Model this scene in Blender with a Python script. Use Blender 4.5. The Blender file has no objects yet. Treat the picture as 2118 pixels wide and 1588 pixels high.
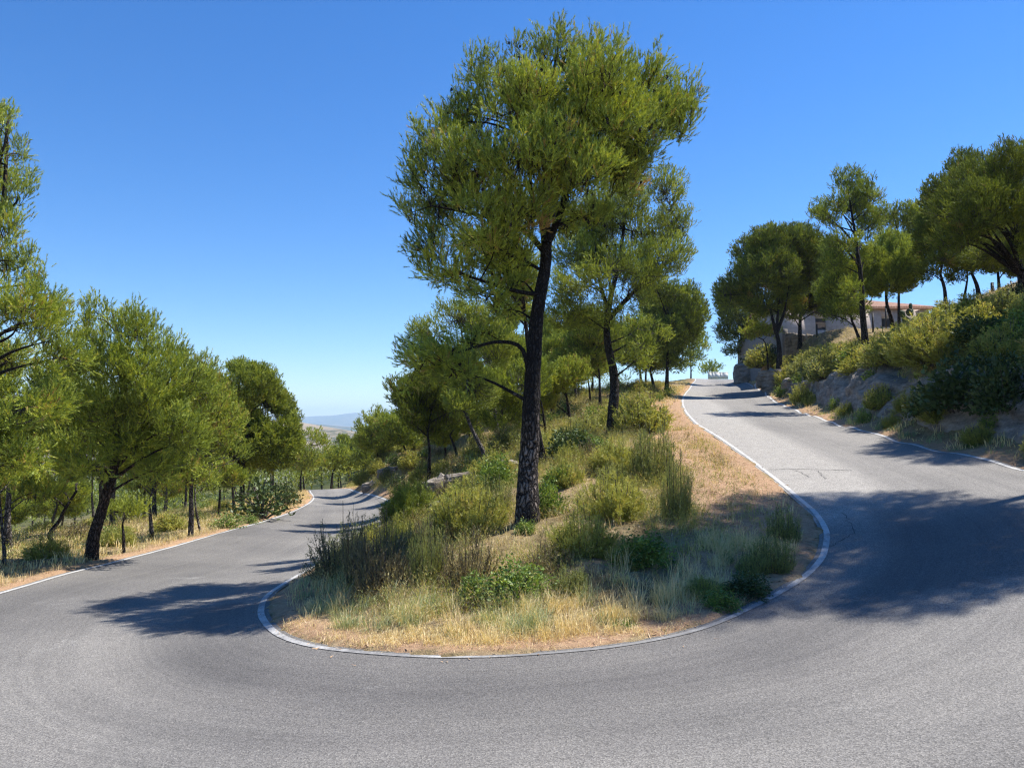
import bpy, math, random
import numpy as np
from mathutils import Vector

# ------------------------------------------------------------------ camera, sky, sun, exposure
scene = bpy.context.scene
col = scene.collection
CAM_Z = 1.6
F = 1590.0 / 2118.0            # focal length over picture width
PITCH = math.atan(81 / 1590.0)
cam_d = bpy.data.cameras.new("camera")
cam = bpy.data.objects.new("camera", cam_d)
col.objects.link(cam)
cam.location = (0, 0, CAM_Z)
cam.rotation_euler = (math.pi / 2 + PITCH, 0, 0)
cam_d.sensor_width = 36.0
cam_d.lens = 36.0 * F
cam_d.clip_start = 0.1
cam_d.clip_end = 60000
scene.camera = cam

SUN = np.array([0.485, 0.19, 0.85]); SUN /= np.linalg.norm(SUN)
SUN_EL = math.asin(SUN[2]); SUN_AZ = math.atan2(SUN[0], SUN[1])
world = bpy.data.worlds.new("World"); scene.world = world
world.use_nodes = True
wn = world.node_tree.nodes; wl = world.node_tree.links
bg = wn["Background"]
sky = wn.new("ShaderNodeTexSky")
sky.sky_type = 'NISHITA'; sky.sun_disc = False
sky.sun_elevation = SUN_EL; sky.sun_rotation = SUN_AZ
sky.altitude = 300; sky.air_density = 1.0; sky.dust_density = 0.0; sky.ozone_density = 6.0
hs = wn.new("ShaderNodeHueSaturation"); hs.inputs['Saturation'].default_value = 1.26; hs.inputs['Hue'].default_value = 0.507; hs.inputs['Value'].default_value = 1.07
wl.new(sky.outputs[0], hs.inputs['Color']); wl.new(hs.outputs[0], bg.inputs[0]); bg.inputs[1].default_value = 0.097
sl = bpy.data.lights.new("sun", 'SUN'); sl.energy = 5.0; sl.angle = math.radians(0.53); sl.color = (1.0, 0.95, 0.87)
so = bpy.data.objects.new("sun", sl); col.objects.link(so)
so.rotation_euler = Vector(SUN).to_track_quat('Z', 'Y').to_euler()
so.location = (30, 10, 60)
scene.view_settings.view_transform = 'Standard'; scene.view_settings.look = 'None'
scene.view_settings.exposure = 0.82; scene.view_settings.gamma = 1.0
scene.cycles.max_bounces = 8; scene.cycles.diffuse_bounces = 3; scene.cycles.transparent_max_bounces = 8
scene.cycles.volume_bounces = 1
scene.cycles.use_denoising = True; scene.cycles.denoiser = 'OPENIMAGEDENOISE'; scene.cycles.denoising_input_passes = 'RGB_ALBEDO_NORMAL'; scene.cycles.denoising_prefilter = 'NONE'; scene.cycles.filter_width = 1.25; scene.cycles.sample_clamp_indirect = 4.0

rng = np.random.default_rng(7)
random.seed(7)

# ------------------------------------------------------------------ helpers
def ray(px, py):
    v = (794 - py) / 1590.0
    return np.array([(px - 1059) / 1590.0, math.cos(PITCH) - math.sin(PITCH) * v, math.sin(PITCH) + math.cos(PITCH) * v])
def P(px, py, d):
    r = ray(px, py)
    return np.array([0, 0, CAM_Z]) + r * (d / r[1])

def setp(o, **k):
    for a, b in k.items():
        if b is not None: o[a] = b
    return o
def empty(name, loc):
    o = bpy.data.objects.new(name, None); col.objects.link(o); o.location = loc
    o.empty_display_size = 0.3
    return o
def mesh_obj(name, V, faces, mat, parent=None, loc=None, smooth=False, attrs=None, uv=None, mats=None, midx=None):
    """faces: (n,3) or (n,4) int array"""
    V = np.asarray(V, dtype=np.float32); faces = np.asarray(faces, dtype=np.int32)
    me = bpy.data.meshes.new(name)
    n, k = faces.shape
    me.vertices.add(len(V)); me.vertices.foreach_set("co", V.ravel())
    me.loops.add(n * k); me.loops.foreach_set("vertex_index", faces.ravel())
    me.polygons.add(n); me.polygons.foreach_set("loop_start", np.arange(0, n * k, k, dtype=np.int32))
    try: me.polygons.foreach_set("loop_total", np.full(n, k, dtype=np.int32))
    except Exception: pass
    if smooth: me.polygons.foreach_set("use_smooth", np.ones(n, dtype=bool))
    for a, val in (attrs or {}).items():
        at = me.attributes.new(a, 'FLOAT', 'POINT'); at.data.foreach_set("value", np.asarray(val, dtype=np.float32))
    if uv is not None:
        ul = me.uv_layers.new(name="st"); ul.data.foreach_set("uv", np.asarray(uv, dtype=np.float32)[faces.ravel()].ravel())
    for m in (mats or [mat]): me.materials.append(m)
    if midx is not None: me.polygons.foreach_set("material_index", np.asarray(midx, dtype=np.int32))
    me.update(calc_edges=True); me.validate()
    o = bpy.data.objects.new(name, me); col.objects.link(o)
    if parent is not None: o.parent = parent
    if loc is not None: o.location = loc
    return o
def copy_tree(o, parent=None):
    c = o.copy(); col.objects.link(c)
    if parent is not None: c.parent = parent
    for ch in list(o.children): copy_tree(ch, c)
    return c

def nrm(a): return a / (np.linalg.norm(a, axis=-1, keepdims=True) + 1e-9)
class MB:
    """collects quads/tris as quads (tri = repeated corner is avoided: two lists)"""
    def __init__(s): s.V = []; s.Q = []; s.n = 0
    def add(s, V, Q):
        V = np.asarray(V, float); s.V.append(V); s.Q.append(np.asarray(Q, int) + s.n); s.n += len(V)
    def tube(s, pts, rad, sides=6, jitter=0.0):
        pts = np.asarray(pts, float); rad = np.asarray(rad, float); m = len(pts)
        t = np.gradient(pts, axis=0); t = nrm(t)
        up = np.array([0.13, 0.97, 0.21]); u = nrm(np.cross(t, up)); w = np.cross(t, u)
        a = np.linspace(0, 2 * math.pi, sides, endpoint=False)
        rr = rad[:, None] * (1 + jitter * rng.normal(size=(m, sides)))
        V = pts[:, None] + (u[:, None] * np.cos(a)[None, :, None] + w[:, None] * np.sin(a)[None, :, None]) * rr[..., None]
        i = np.arange(m - 1)[:, None] * sides; j = np.arange(sides)[None]; jn = (j + 1) % sides
        Q = np.stack([i + j, i + jn, i + sides + jn, i + sides + j], -1).reshape(-1, 4)
        s.add(V.reshape(-1, 3), Q)
    def box(s, c, size, rz=0.0, taper=1.0):
        x, y, z = np.array(size) / 2.0
        V = np.array([[-x, -y, -z], [x, -y, -z], [x, y, -z], [-x, y, -z], [-x * taper, -y * taper, z], [x * taper, -y * taper, z], [x * taper, y * taper, z], [-x * taper, y * taper, z]])
        ca, sa = math.cos(rz), math.sin(rz)
        V = np.stack([V[:, 0] * ca - V[:, 1] * sa, V[:, 0] * sa + V[:, 1] * ca, V[:, 2]], 1) + np.array(c)
        s.add(V, [[0, 3, 2, 1], [4, 5, 6, 7], [0, 1, 5, 4], [1, 2, 6, 5], [2, 3, 7, 6], [3, 0, 4, 7]])
    def build(s, name, mat, parent=None, smooth=False, loc=None):
        return mesh_obj(name, np.concatenate(s.V), np.concatenate(s.Q), mat, parent, loc, smooth)
def smooth_path(pts, n):
    """Catmull-Rom through pts -> n samples"""
    p = np.asarray(pts, float)
    if len(p) == 2: p = np.stack([p[0], (p[0] + p[1]) / 2, p[1]])
    q = np.vstack([2 * p[0] - p[1], p, 2 * p[-1] - p[-2]])
    ln = np.concatenate([[0], np.cumsum(np.linalg.norm(np.diff(p, axis=0), axis=1))])
    s = np.linspace(0, ln[-1], n); out = []
    for v in s:
        i = min(np.searchsorted(ln, v, 'right') - 1, len(p) - 2); u = (v - ln[i]) / (ln[i + 1] - ln[i] + 1e-9)
        a, b, c, d = q[i], q[i + 1], q[i + 2], q[i + 3]
        out.append(0.5 * ((2 * b) + (-a + c) * u + (2 * a - 5 * b + 4 * c - d) * u * u + (-a + 3 * b - 3 * c + d) * u ** 3))
    return np.array(out)

# value noise (numpy) for terrain
_pt = np.random.default_rng(3).random((256, 256))
def vnoise(x, y):
    xi = np.floor(x).astype(int); yi = np.floor(y).astype(int); fx = x - xi; fy = y - yi
    fx = fx * fx * (3 - 2 * fx); fy = fy * fy * (3 - 2 * fy)
    g = lambda a, b: _pt[a % 256, b % 256]
    return (g(xi, yi) * (1 - fx) + g(xi + 1, yi) * fx) * (1 - fy) + (g(xi, yi + 1) * (1 - fx) + g(xi + 1, yi + 1) * fx) * fy
def fbm(x, y, o=4):
    s = 0; a = 0.5
    for i in range(o): s = s + a * (vnoise(x + 17.3 * i, y + 5.1 * i) - 0.5); x = x * 2.03; y = y * 2.03; a *= 0.5
    return s
def sstep(a, b, x):
    t = np.clip((x - a) / (b - a), 0, 1); return t * t * (3 - 2 * t)

# ------------------------------------------------------------------ materials
def mat_new(name):
    m = bpy.data.materials.new(name); m.use_nodes = True
    nt = m.node_tree; nt.nodes.clear()
    out = nt.nodes.new("ShaderNodeOutputMaterial")
    return m, nt, out
def N(nt, t, **k):
    n = nt.nodes.new(t)
    for a, b in k.items(): setattr(n, a, b)
    return n
def ramp(nt, fac, stops, interp='LINEAR'):
    r = N(nt, "ShaderNodeValToRGB"); r.color_ramp.interpolation = interp
    e = r.color_ramp.elements
    while len(e) < len(stops): e.new(0.5)
    for i, (p, c) in enumerate(stops):
        e[i].position = p; e[i].color = (*c, 1) if len(c) == 3 else c
    nt.links.new(fac, r.inputs[0]); return r.outputs[0]
def noise(nt, vec, scale, detail=4, rough=0.55, out='Fac'):
    n = N(nt, "ShaderNodeTexNoise"); n.inputs['Scale'].default_value = scale; n.inputs['Detail'].default_value = detail; n.inputs['Roughness'].default_value = rough
    if vec is not None: nt.links.new(vec, n.inputs['Vector'])
    return n.outputs[out]
def mix(nt, fac, a, b, mode='MIX'):
    m = N(nt, "ShaderNodeMix", data_type='RGBA', blend_type=mode)
    for sock, v in ((m.inputs[0], fac), (m.inputs[6], a), (m.inputs[7], b)):
        if isinstance(v, (int, float)): sock.default_value = v
        elif isinstance(v, tuple): sock.default_value = (*v, 1)
        else: nt.links.new(v, sock)
    return m.outputs[2]
def mathn(nt, op, a, b=0.0, clamp=False):
    m = N(nt, "ShaderNodeMath", operation=op); m.use_clamp = clamp
    for s, v in ((m.inputs[0], a), (m.inputs[1], b)):
        if isinstance(v, (int, float)): s.default_value = v
        else: nt.links.new(v, s)
    return m.outputs[0]
def principled(nt, out, colr, rough=0.85, bump=None, bump_d=0.02, bump_s=0.6, spec=0.3):
    p = N(nt, "ShaderNodeBsdfPrincipled"); p.inputs['Roughness'].default_value = rough
    p.inputs['Specular IOR Level'].default_value = spec
    if isinstance(colr, tuple): p.inputs['Base Color'].default_value = (*colr, 1)
    else: nt.links.new(colr, p.inputs['Base Color'])
    if bump is not None:
        b = N(nt, "ShaderNodeBump"); b.inputs['Distance'].default_value = bump_d; b.inputs['Strength'].default_value = bump_s
        nt.links.new(bump, b.inputs['Height']); nt.links.new(b.outputs[0], p.inputs['Normal'])
    nt.links.new(p.outputs[0], out.inputs[0]); return p
def vmap(nt, vec, scale):
    m = N(nt, "ShaderNodeMapping"); m.inputs['Scale'].default_value = scale; nt.links.new(vec, m.inputs['Vector']); return m.outputs[0]

def foliage_mat(name, stops, trans=0.3):
    m, nt, out = mat_new(name)
    at = N(nt, "ShaderNodeAttribute", attribute_name="tint")
    oi = N(nt, "ShaderNodeObjectInfo")
    f = mathn(nt, 'ADD', at.outputs['Fac'], mathn(nt, 'MULTIPLY', mathn(nt, 'SUBTRACT', oi.outputs['Random'], 0.5), 0.16), True)
    c = ramp(nt, f, stops)
    d = N(nt, "ShaderNodeBsdfDiffuse"); t = N(nt, "ShaderNodeBsdfTranslucent"); g = N(nt, "ShaderNodeBsdfGlossy")
    g.inputs['Roughness'].default_value = 0.5
    nt.links.new(c, d.inputs[0])
    c2 = mix(nt, 1.0, c, (1.25, 1.15, 0.6), 'MULTIPLY'); nt.links.new(c2, t.inputs[0])
    g.inputs[0].default_value = (0.8, 0.85, 0.75, 1)
    s1 = N(nt, "ShaderNodeMixShader"); s1.inputs[0].default_value = trans; nt.links.new(d.outputs[0], s1.inputs[1]); nt.links.new(t.outputs[0], s1.inputs[2])
    s2 = N(nt, "ShaderNodeMixShader"); s2.inputs[0].default_value = 0.035; nt.links.new(s1.outputs[0], s2.inputs[1]); nt.links.new(g.outputs[0], s2.inputs[2])
    nt.links.new(s2.outputs[0], out.inputs[0]); return m

M = {}
M['needle'] = foliage_mat('pine_needles', [(0.0, (0.109, 0.139, 0.031)), (0.35, (0.227, 0.289, 0.050)), (0.65, (0.369, 0.439, 0.062)), (0.93, (0.534, 0.561, 0.076)), (1.0, (0.408, 0.265, 0.097))], 0.24)
M['needle_dark'] = foliage_mat('pine_needles_deep_green', [(0.0, (0.082, 0.101, 0.021)), (0.35, (0.167, 0.210, 0.034)), (0.65, (0.268, 0.320, 0.043)), (0.93, (0.388, 0.411, 0.053)), (1.0, (0.298, 0.194, 0.067))], 0.2)
M['needle_yellow'] = foliage_mat('pine_needles_yellowish', [(0.0, (0.131, 0.162, 0.033)), (0.35, (0.248, 0.301, 0.050)), (0.65, (0.365, 0.425, 0.069)), (0.93, (0.496, 0.527, 0.086)), (1.0, (0.365, 0.263, 0.098))], 0.26)
M['rosemary'] = foliage_mat('rosemary_leaves', [(0.0, (0.131, 0.152, 0.049)), (0.4, (0.263, 0.289, 0.092)), (0.75, (0.424, 0.427, 0.137)), (0.97, (0.497, 0.414, 0.186))])
M['gorse'] = foliage_mat('yellow_green_scrub', [(0.0, (0.182, 0.194, 0.047)), (0.4, (0.339, 0.356, 0.076)), (0.75, (0.496, 0.480, 0.117)), (0.97, (0.588, 0.454, 0.163))])
M['lentisk'] = foliage_mat('mastic_leaves', [(0.0, (0.067, 0.112, 0.025)), (0.4, (0.146, 0.224, 0.045)), (0.8, (0.246, 0.336, 0.067)), (1.0, (0.370, 0.347, 0.101))])
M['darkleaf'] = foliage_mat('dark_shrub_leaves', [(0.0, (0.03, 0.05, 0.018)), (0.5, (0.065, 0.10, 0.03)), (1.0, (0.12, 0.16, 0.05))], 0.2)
M['drybrown'] = foliage_mat('dry_shrub_leaves', [(0.0, (0.095, 0.068, 0.041)), (0.4, (0.203, 0.162, 0.081)), (0.75, (0.324, 0.270, 0.121)), (1.0, (0.486, 0.365, 0.135))], 0.2)
M['straw'] = foliage_mat('dry_grass', [(0.0, (0.403, 0.268, 0.134)), (0.4, (0.671, 0.510, 0.255)), (0.75, (0.840, 0.697, 0.389)), (1.0, (0.537, 0.510, 0.201))], 0.25)
M['greengrass'] = foliage_mat('green_grass', [(0.0, (0.184, 0.241, 0.115)), (0.5, (0.310, 0.380, 0.196)), (0.85, (0.460, 0.494, 0.276)), (1.0, (0.632, 0.540, 0.287))], 0.3)
M['litter'] = foliage_mat('pine_litter', [(0.0, (0.15, 0.08, 0.045)), (0.4, (0.34, 0.20, 0.11)), (0.75, (0.52, 0.36, 0.22)), (1.0, (0.62, 0.48, 0.33))], 0.05)

def bark_mat(name, ridge, furrow, char=0.0, scale=16.0):
    m, nt, out = mat_new(name)
    tc = N(nt, "ShaderNodeTexCoord"); v = tc.outputs['Object']
    dn = noise(nt, v, 5, 3, 0.6, 'Color')
    vm = N(nt, "ShaderNodeVectorMath", operation='MULTIPLY_ADD'); nt.links.new(dn, vm.inputs[0]); vm.inputs[1].default_value = (0.16, 0.16, 0.3); nt.links.new(v, vm.inputs[2])
    mp = vmap(nt, vm.outputs[0], (1.0, 1.0, 0.27))
    vo = N(nt, "ShaderNodeTexVoronoi", feature='DISTANCE_TO_EDGE'); vo.inputs['Scale'].default_value = scale; nt.links.new(mp, vo.inputs['Vector'])
    n2 = noise(nt, v, 40, 4, 0.7)
    h = mathn(nt, 'ADD', mathn(nt, 'MULTIPLY', vo.outputs['Distance'], 2.2, True), mathn(nt, 'MULTIPLY', n2, 0.25))
    c = ramp(nt, h, [(0.20, furrow), (0.52, tuple((a * 0.5 + b * 0.5) for a, b in zip(ridge, furrow))), (0.95, ridge)])
    if char > 0:
        n3 = noise(nt, vmap(nt, v, (1, 1, 0.5)), 2.2, 4, 0.65)
        f = ramp(nt, n3, [(0.42, (0, 0, 0)), (0.62, (1, 1, 1))])
        sx = N(nt, "ShaderNodeSeparateXYZ"); nt.links.new(v, sx.inputs[0])
        zz = mathn(nt, 'MULTIPLY', mathn(nt, 'SUBTRACT', sx.outputs['Z'], 1.5), 0.8, True)
        f = mathn(nt, 'MULTIPLY', mathn(nt, 'ADD', f, zz, True), char)
        c = mix(nt, f, c, (0.018, 0.016, 0.016))
    principled(nt, out, c, 0.95, h, 0.05, 1.0, 0.15); return m
M['bark_main'] = bark_mat('charred_bark', (0.36, 0.295, 0.255), (0.010, 0.009, 0.009), 0.92, 17)
M['bark'] = bark_mat('dark_pine_bark', (0.14, 0.115, 0.10), (0.014, 0.012, 0.011), 0.5, 18)
M['bark_grey'] = bark_mat('grey_pine_bark', (0.30, 0.265, 0.24), (0.03, 0.027, 0.025), 0.25, 20)
M['bark_brown'] = bark_mat('brown_pine_bark', (0.16, 0.11, 0.085), (0.02, 0.014, 0.011), 0.2, 18)
M['twig'] = bark_mat('grey_twigs', (0.26, 0.23, 0.20), (0.08, 0.07, 0.06), 0.0, 30)
m, nt, out = mat_new('pine_cones'); principled(nt, out, (0.03, 0.024, 0.02), 0.9); M['cone'] = m

# ground
m, nt, out = mat_new('ground_soil')
tc = N(nt, "ShaderNodeTexCoord"); v = tc.outputs['Object']
la = N(nt, "ShaderNodeAttribute", attribute_name="litter")
n1 = noise(nt, v, 1.1, 6, 0.65); n2 = noise(nt, v, 9, 6, 0.7); n3 = noise(nt, v, 55, 3, 0.7)
soil = ramp(nt, n2, [(0.25, (0.20, 0.13, 0.075)), (0.5, (0.36, 0.26, 0.15)), (0.75, (0.48, 0.38, 0.24))])
veg = ramp(nt, n2, [(0.3, (0.08, 0.075, 0.03)), (0.55, (0.17, 0.15, 0.06)), (0.8, (0.33, 0.27, 0.13))])
soil = mix(nt, ramp(nt, n1, [(0.4, (0, 0, 0)), (0.62, (1, 1, 1))]), soil, veg)
lit = ramp(nt, n2, [(0.22, (0.22, 0.12, 0.07)), (0.45, (0.47, 0.30, 0.185)), (0.62, (0.54, 0.36, 0.22)), (0.8, (0.64, 0.49, 0.35))])
lit = mix(nt, 0.5, lit, ramp(nt, n3, [(0.3, (0.45, 0.40, 0.36)), (0.65, (1, 1, 1))]), 'MULTIPLY')
lf = mathn(nt, 'ADD', la.outputs['Fac'], mathn(nt, 'MULTIPLY', mathn(nt, 'SUBTRACT', n1, 0.5), 2.2), True)
c = mix(nt, lf, soil, lit)
fa = N(nt, "ShaderNodeAttribute", attribute_name="far")
n4 = noise(nt, v, 0.05, 8, 0.75)
c = mix(nt, fa.outputs['Fac'], c, ramp(nt, n4, [(0.42, (0.05, 0.065, 0.025)), (0.55, (0.11, 0.11, 0.045)), (0.7, (0.26, 0.21, 0.12))]))
h = mathn(nt, 'ADD', n2, mathn(nt, 'MULTIPLY', n3, 0.5))
principled(nt, out, c, 0.95, h, 0.06, 0.9, 0.1); M['ground'] = m

# asphalt
m, nt, out = mat_new('asphalt')
tc = N(nt, "ShaderNodeTexCoord"); v = tc.outputs['Object']
uv = N(nt, "ShaderNodeUVMap", uv_map="st").outputs[0]
wa = N(nt, "ShaderNodeAttribute", attribute_name="worn"); da = N(nt, "ShaderNodeAttribute", attribute_name="dark")
big = noise(nt, v, 0.35, 5, 0.6); med = noise(nt, v, 3.0, 5, 0.6)
strk = noise(nt, vmap(nt, uv, (0.06, 9.0, 1)), 1.6, 5, 0.6)
strk2 = noise(nt, vmap(nt, uv, (0.12, 40.0, 1)), 1.0, 3, 0.6)
vo = N(nt, "ShaderNodeTexVoronoi"); vo.inputs['Scale'].default_value = 95; nt.links.new(v, vo.inputs['Vector'])
spk = noise(nt, v, 60, 3, 0.75)
base = ramp(nt, strk, [(0.30, (0.190, 0.180, 0.167)), (0.5, (0.210, 0.199, 0.184)), (0.70, (0.228, 0.216, 0.199))])
base = mix(nt, 0.55, base, ramp(nt, big, [(0.35, (0.70, 0.70, 0.71)), (0.65, (1.15, 1.14, 1.12))]), 'MULTIPLY')
base = mix(nt, 0.05, base, ramp(nt, strk2, [(0.3, (0.6, 0.6, 0.6)), (0.7, (1.2, 1.2, 1.2))]), 'MULTIPLY')
wide = noise(nt, vmap(nt, uv, (0.05, 1.3, 1)), 1.0, 4, 0.55)
base = mix(nt, 0.42, base, ramp(nt, wide, [(0.36, (0.74, 0.74, 0.75)), (0.5, (1.0, 1.0, 1.0)), (0.64, (1.14, 1.13, 1.11))]), 'MULTIPLY')
st_ = noise(nt, v, 1.1, 6, 0.7)
base = mix(nt, ramp(nt, st_, [(0.66, (0, 0, 0)), (0.74, (0.5, 0.5, 0.5))]), base, (0.10, 0.097, 0.094))
st2 = noise(nt, vmap(nt, v, (1.0, 1.0, 1.0)), 0.55, 7, 0.72)
base = mix(nt, ramp(nt, st2, [(0.62, (0, 0, 0)), (0.70, (0.4, 0.4, 0.4))]), base, (0.33, 0.32, 0.30))
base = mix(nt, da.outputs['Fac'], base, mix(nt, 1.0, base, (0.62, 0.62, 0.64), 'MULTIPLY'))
wf = mathn(nt, 'ADD', wa.outputs['Fac'], mathn(nt, 'MULTIPLY', mathn(nt, 'SUBTRACT', med, 0.5), 0.5), True)
wf = mathn(nt, 'MULTIPLY', wf, wa.outputs['Fac'], True)
base = mix(nt, wf, base, mix(nt, med, (0.27, 0.252, 0.228), (0.37, 0.348, 0.315)))
base = mix(nt, 1.0, base, ramp(nt, vo.outputs['Color'], [(0.1, (0.55, 0.55, 0.55)), (0.5, (0.95, 0.95, 0.95)), (0.9, (1.45, 1.45, 1.43))]), 'MULTIPLY')
base = mix(nt, 0.6, base, ramp(nt, spk, [(0.35, (0.6, 0.6, 0.6)), (0.65, (1.25, 1.25, 1.25))]), 'MULTIPLY')
principled(nt, out, base, 0.82, mathn(nt, 'ADD', vo.outputs['Distance'], spk), 0.006, 0.7, 0.35); M['asphalt'] = m

# paint
m, nt, out = mat_new('road_paint')
tc = N(nt, "ShaderNodeTexCoord"); v = tc.outputs['Object']
at = N(nt, "ShaderNodeAttribute", attribute_name="wear")
n1 = noise(nt, v, 7, 6, 0.75); n2 = noise(nt, v, 55, 3, 0.7)
f = mathn(nt, 'ADD', mathn(nt, 'SUBTRACT', n1, 0.5), mathn(nt, 'MULTIPLY', mathn(nt, 'SUBTRACT', n2, 0.5), 0.7))
f = mathn(nt, 'ADD', mathn(nt, 'MULTIPLY', f, 3.0), mathn(nt, 'SUBTRACT', at.outputs['Fac'], 0.0), True)
f = mathn(nt, 'ADD', f, mathn(nt, 'MULTIPLY', mathn(nt, 'MULTIPLY', mathn(nt, 'SUBTRACT', noise(nt, v, 0.9, 4, 0.6), 0.47), 5.0), at.outputs['Fac']), True)
c = mix(nt, f, mix(nt, noise(nt, v, 2.2, 5, 0.7), (0.36, 0.352, 0.335), (0.64, 0.632, 0.61)), (0.20, 0.196, 0.19))
principled(nt, out, c, 0.75, n2, 0.003, 0.4); M['paint'] = m

# rock
m, nt, out = mat_new('limestone')
tc = N(nt, "ShaderNodeTexCoord"); v = tc.outputs['Object']
n1 = noise(nt, vmap(nt, v, (1, 1, 3.0)), 1.6, 8, 0.7); n2 = noise(nt, v, 11, 5, 0.7)
c = ramp(nt, n1, [(0.28, (0.10, 0.085, 0.07)), (0.45, (0.26, 0.22, 0.18)), (0.62, (0.40, 0.36, 0.31)), (0.8, (0.55, 0.52, 0.47))])
c = mix(nt, 0.5, c, ramp(nt, n2, [(0.3, (0.5, 0.47, 0.42)), (0.7, (1.1, 1.08, 1.05))]), 'MULTIPLY')
principled(nt, out, c, 0.95, mathn(nt, 'ADD', n1, mathn(nt, 'MULTIPLY', n2, 0.4)), 0.12, 0.9, 0.1); M['rock'] = m

def plain(name, colr, rough=0.8, nscale=3.0, amt=0.25):
    m, nt, out = mat_new(name)
    tc = N(nt, "ShaderNodeTexCoord"); n1 = noise(nt, tc.outputs['Object'], nscale, 6, 0.65)
    c = mix(nt, 1.0, colr, ramp(nt, n1, [(0.3, (1 - amt,) * 3), (0.7, (1 + amt * 0.4,) * 3)]), 'MULTIPLY')
    principled(nt, out, c, rough, n1, 0.01, 0.3); return m
M['plaster'] = plain('pale_plaster', (0.46, 0.39, 0.35), 0.9)
M['cement'] = plain('grey_cement', (0.20, 0.185, 0.17), 0.9)
M['white'] = plain('whitewash', (0.80, 0.78, 0.73), 0.8)
M['shutter'] = plain('dark_shutter', (0.05, 0.055, 0.06), 0.5)
M['metal'] = plain('dark_metal', (0.04, 0.037, 0.035), 0.6)
M['frame'] = plain('window_frame', (0.45, 0.43, 0.41), 0.7)
m, nt, out = mat_new('clay_tiles')
tc = N(nt, "ShaderNodeTexCoord"); v = tc.outputs['Object']; n1 = noise(nt, v, 4, 5, 0.7)
c = ramp(nt, n1, [(0.3, (0.27, 0.145, 0.10)), (0.55, (0.40, 0.235, 0.165)), (0.8, (0.50, 0.35, 0.26))]); principled(nt, out, c, 0.9, n1, 0.02, 0.5); M['tile'] = m
m, nt, out = mat_new('crack_filler'); principled(nt, out, (0.06, 0.058, 0.058), 0.8); M['crack'] = m

# ------------------------------------------------------------------ road edges: (picture x, picture y, distance)
INNER = [(1428, 783, 100), (1430, 798, 72), (1417, 816, 54), (1412, 832, 42), (1419, 852, 33), (1441, 874, 27), (1495, 912, 22.5), (1582, 974, 17.5),
         (1651, 1034, 14.8), (1687, 1066, 13.7), (1709, 1106, 12.6), (1707, 1142, 11.7), (1695, 1171, 11.1), (1658, 1211, 10.4), (1568, 1259, 9.5), (1450, 1310, 8.7),
         (1300, 1340, 8.25), (1150, 1355, 8.05), (1000, 1360, 8.0), (850, 1358, 8.2), (680, 1345, 8.8), (590, 1325, 9.5), (550, 1295, 10.4), (540, 1262, 11.4),
         (560, 1225, 12.8), (625, 1185, 15.0), (690, 1150, 18), (740, 1125, 21.5), (800, 1075, 31), (812, 1045, 39), (785, 1029, 48), (735, 1018, 59), (712, 1010, 68)]
inner_p = np.array([P(*q) for q in INNER])
inner_p = np.vstack([[12, 126, 6.3], [19.5, 117, 7.2], inner_p, [-19.5, 76, -5.1], [-25, 81.5, -6.6]])
OUTR = [(1506, 785, 98), (1535, 789, 76), (1568, 805, 57), (1604, 831, 41), (1651, 850, 33), (1713, 870, 27), (1803, 896, 22.5), (1858, 910, 20.5), (1967, 936, 18), (2115, 972, 15.5)]
outr_p = np.array([P(*q) for q in OUTR])
OUTL = [(0, 1228, 13.3), (150, 1185, 16), (300, 1148, 19.5), (450, 1105, 26), (560, 1075, 34), (620, 1052, 43), (648, 1033, 54), (643, 1020, 64), (629, 1012, 71)]
outl_p = np.array([P(*q) for q in OUTL])
outer_mid = np.array([[10.1, 12.5, 0.42], [9.5, 9, 0.25], [8.2, 5, 0.22], [6.0, 1.2, 0.22], [3.0, -1.6, 0.22], [0, -2.6, 0.15], [-3, -2.0, -0.05], [-5.8, 0.4, -0.4], [-7.6, 4, -0.8], [-8.5, 8.5, -1.1]])
outer_p = np.vstack([[14, 132, 6.2], [23, 122, 7.1], [28.3, 110, 7.55], outr_p, outer_mid, outl_p, [-24, 75.5, -5.7], [-29, 79, -7.0]])
outer_p = outer_p[np.argsort(np.zeros(len(outer_p)), kind='stable')]
NS = 700
def resample_pair():
    # corresponding points: walk along the centre line, matching the edges by their own arc pieces
    ia = smooth_path(inner_p, NS); oa = smooth_path(outer_p, NS)
    # dynamic matching: for each outer sample take monotone nearest inner index
    D = np.linalg.norm(oa[:, None, :2] - ia[None, :, :2], axis=2)
    cost = np.full((NS, NS), 1e18); cost[0, 0] = D[0, 0]
    # restricted DTW
    for i in range(NS):
        lo = 0; row = cost[i]
        prev = cost[i - 1] if i else None
        for_min = np.full(NS, 1e18)
        if i:
            for_min = prev.copy(); for_min[1:] = np.minimum(for_min[1:], prev[:-1]); for_min[2:] = np.minimum(for_min[2:], prev[:-2] + 0.3); for_min[3:] = np.minimum(for_min[3:], prev[:-3] + 0.6)
            row[:] = for_min + D[i]
    j = NS - 1; idx = [j]
    for i in range(NS - 1, 0, -1):
        c = [(cost[i - 1, j - k] + (0, 0, .3, .6)[k], j - k) for k in range(4) if j - k >= 0]
        j = min(c)[1]; idx.append(j)
    idx = np.array(idx[::-1], float)
    k = np.hanning(61); k /= k.sum()
    pad = np.pad(idx, 30, mode='reflect', reflect_type='odd'); idx = np.clip(np.convolve(pad, k, 'valid'), 0, NS - 1)
    f = np.floor(idx).astype(int).clip(0, NS - 2); u = (idx - f)[:, None]
    return ia[f] * (1 - u) + ia[f + 1] * u, oa
RI, RO = resample_pair()
def smooth_z(A, w=25):
    k = np.hanning(2 * w + 1); k /= k.sum(); B = A.copy()
    B[:, 2] = np.convolve(np.pad(A[:, 2], w, mode='reflect', reflect_type='odd'), k, 'valid'); return B
RI = smooth_z(RI); RO = smooth_z(RO)

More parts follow.
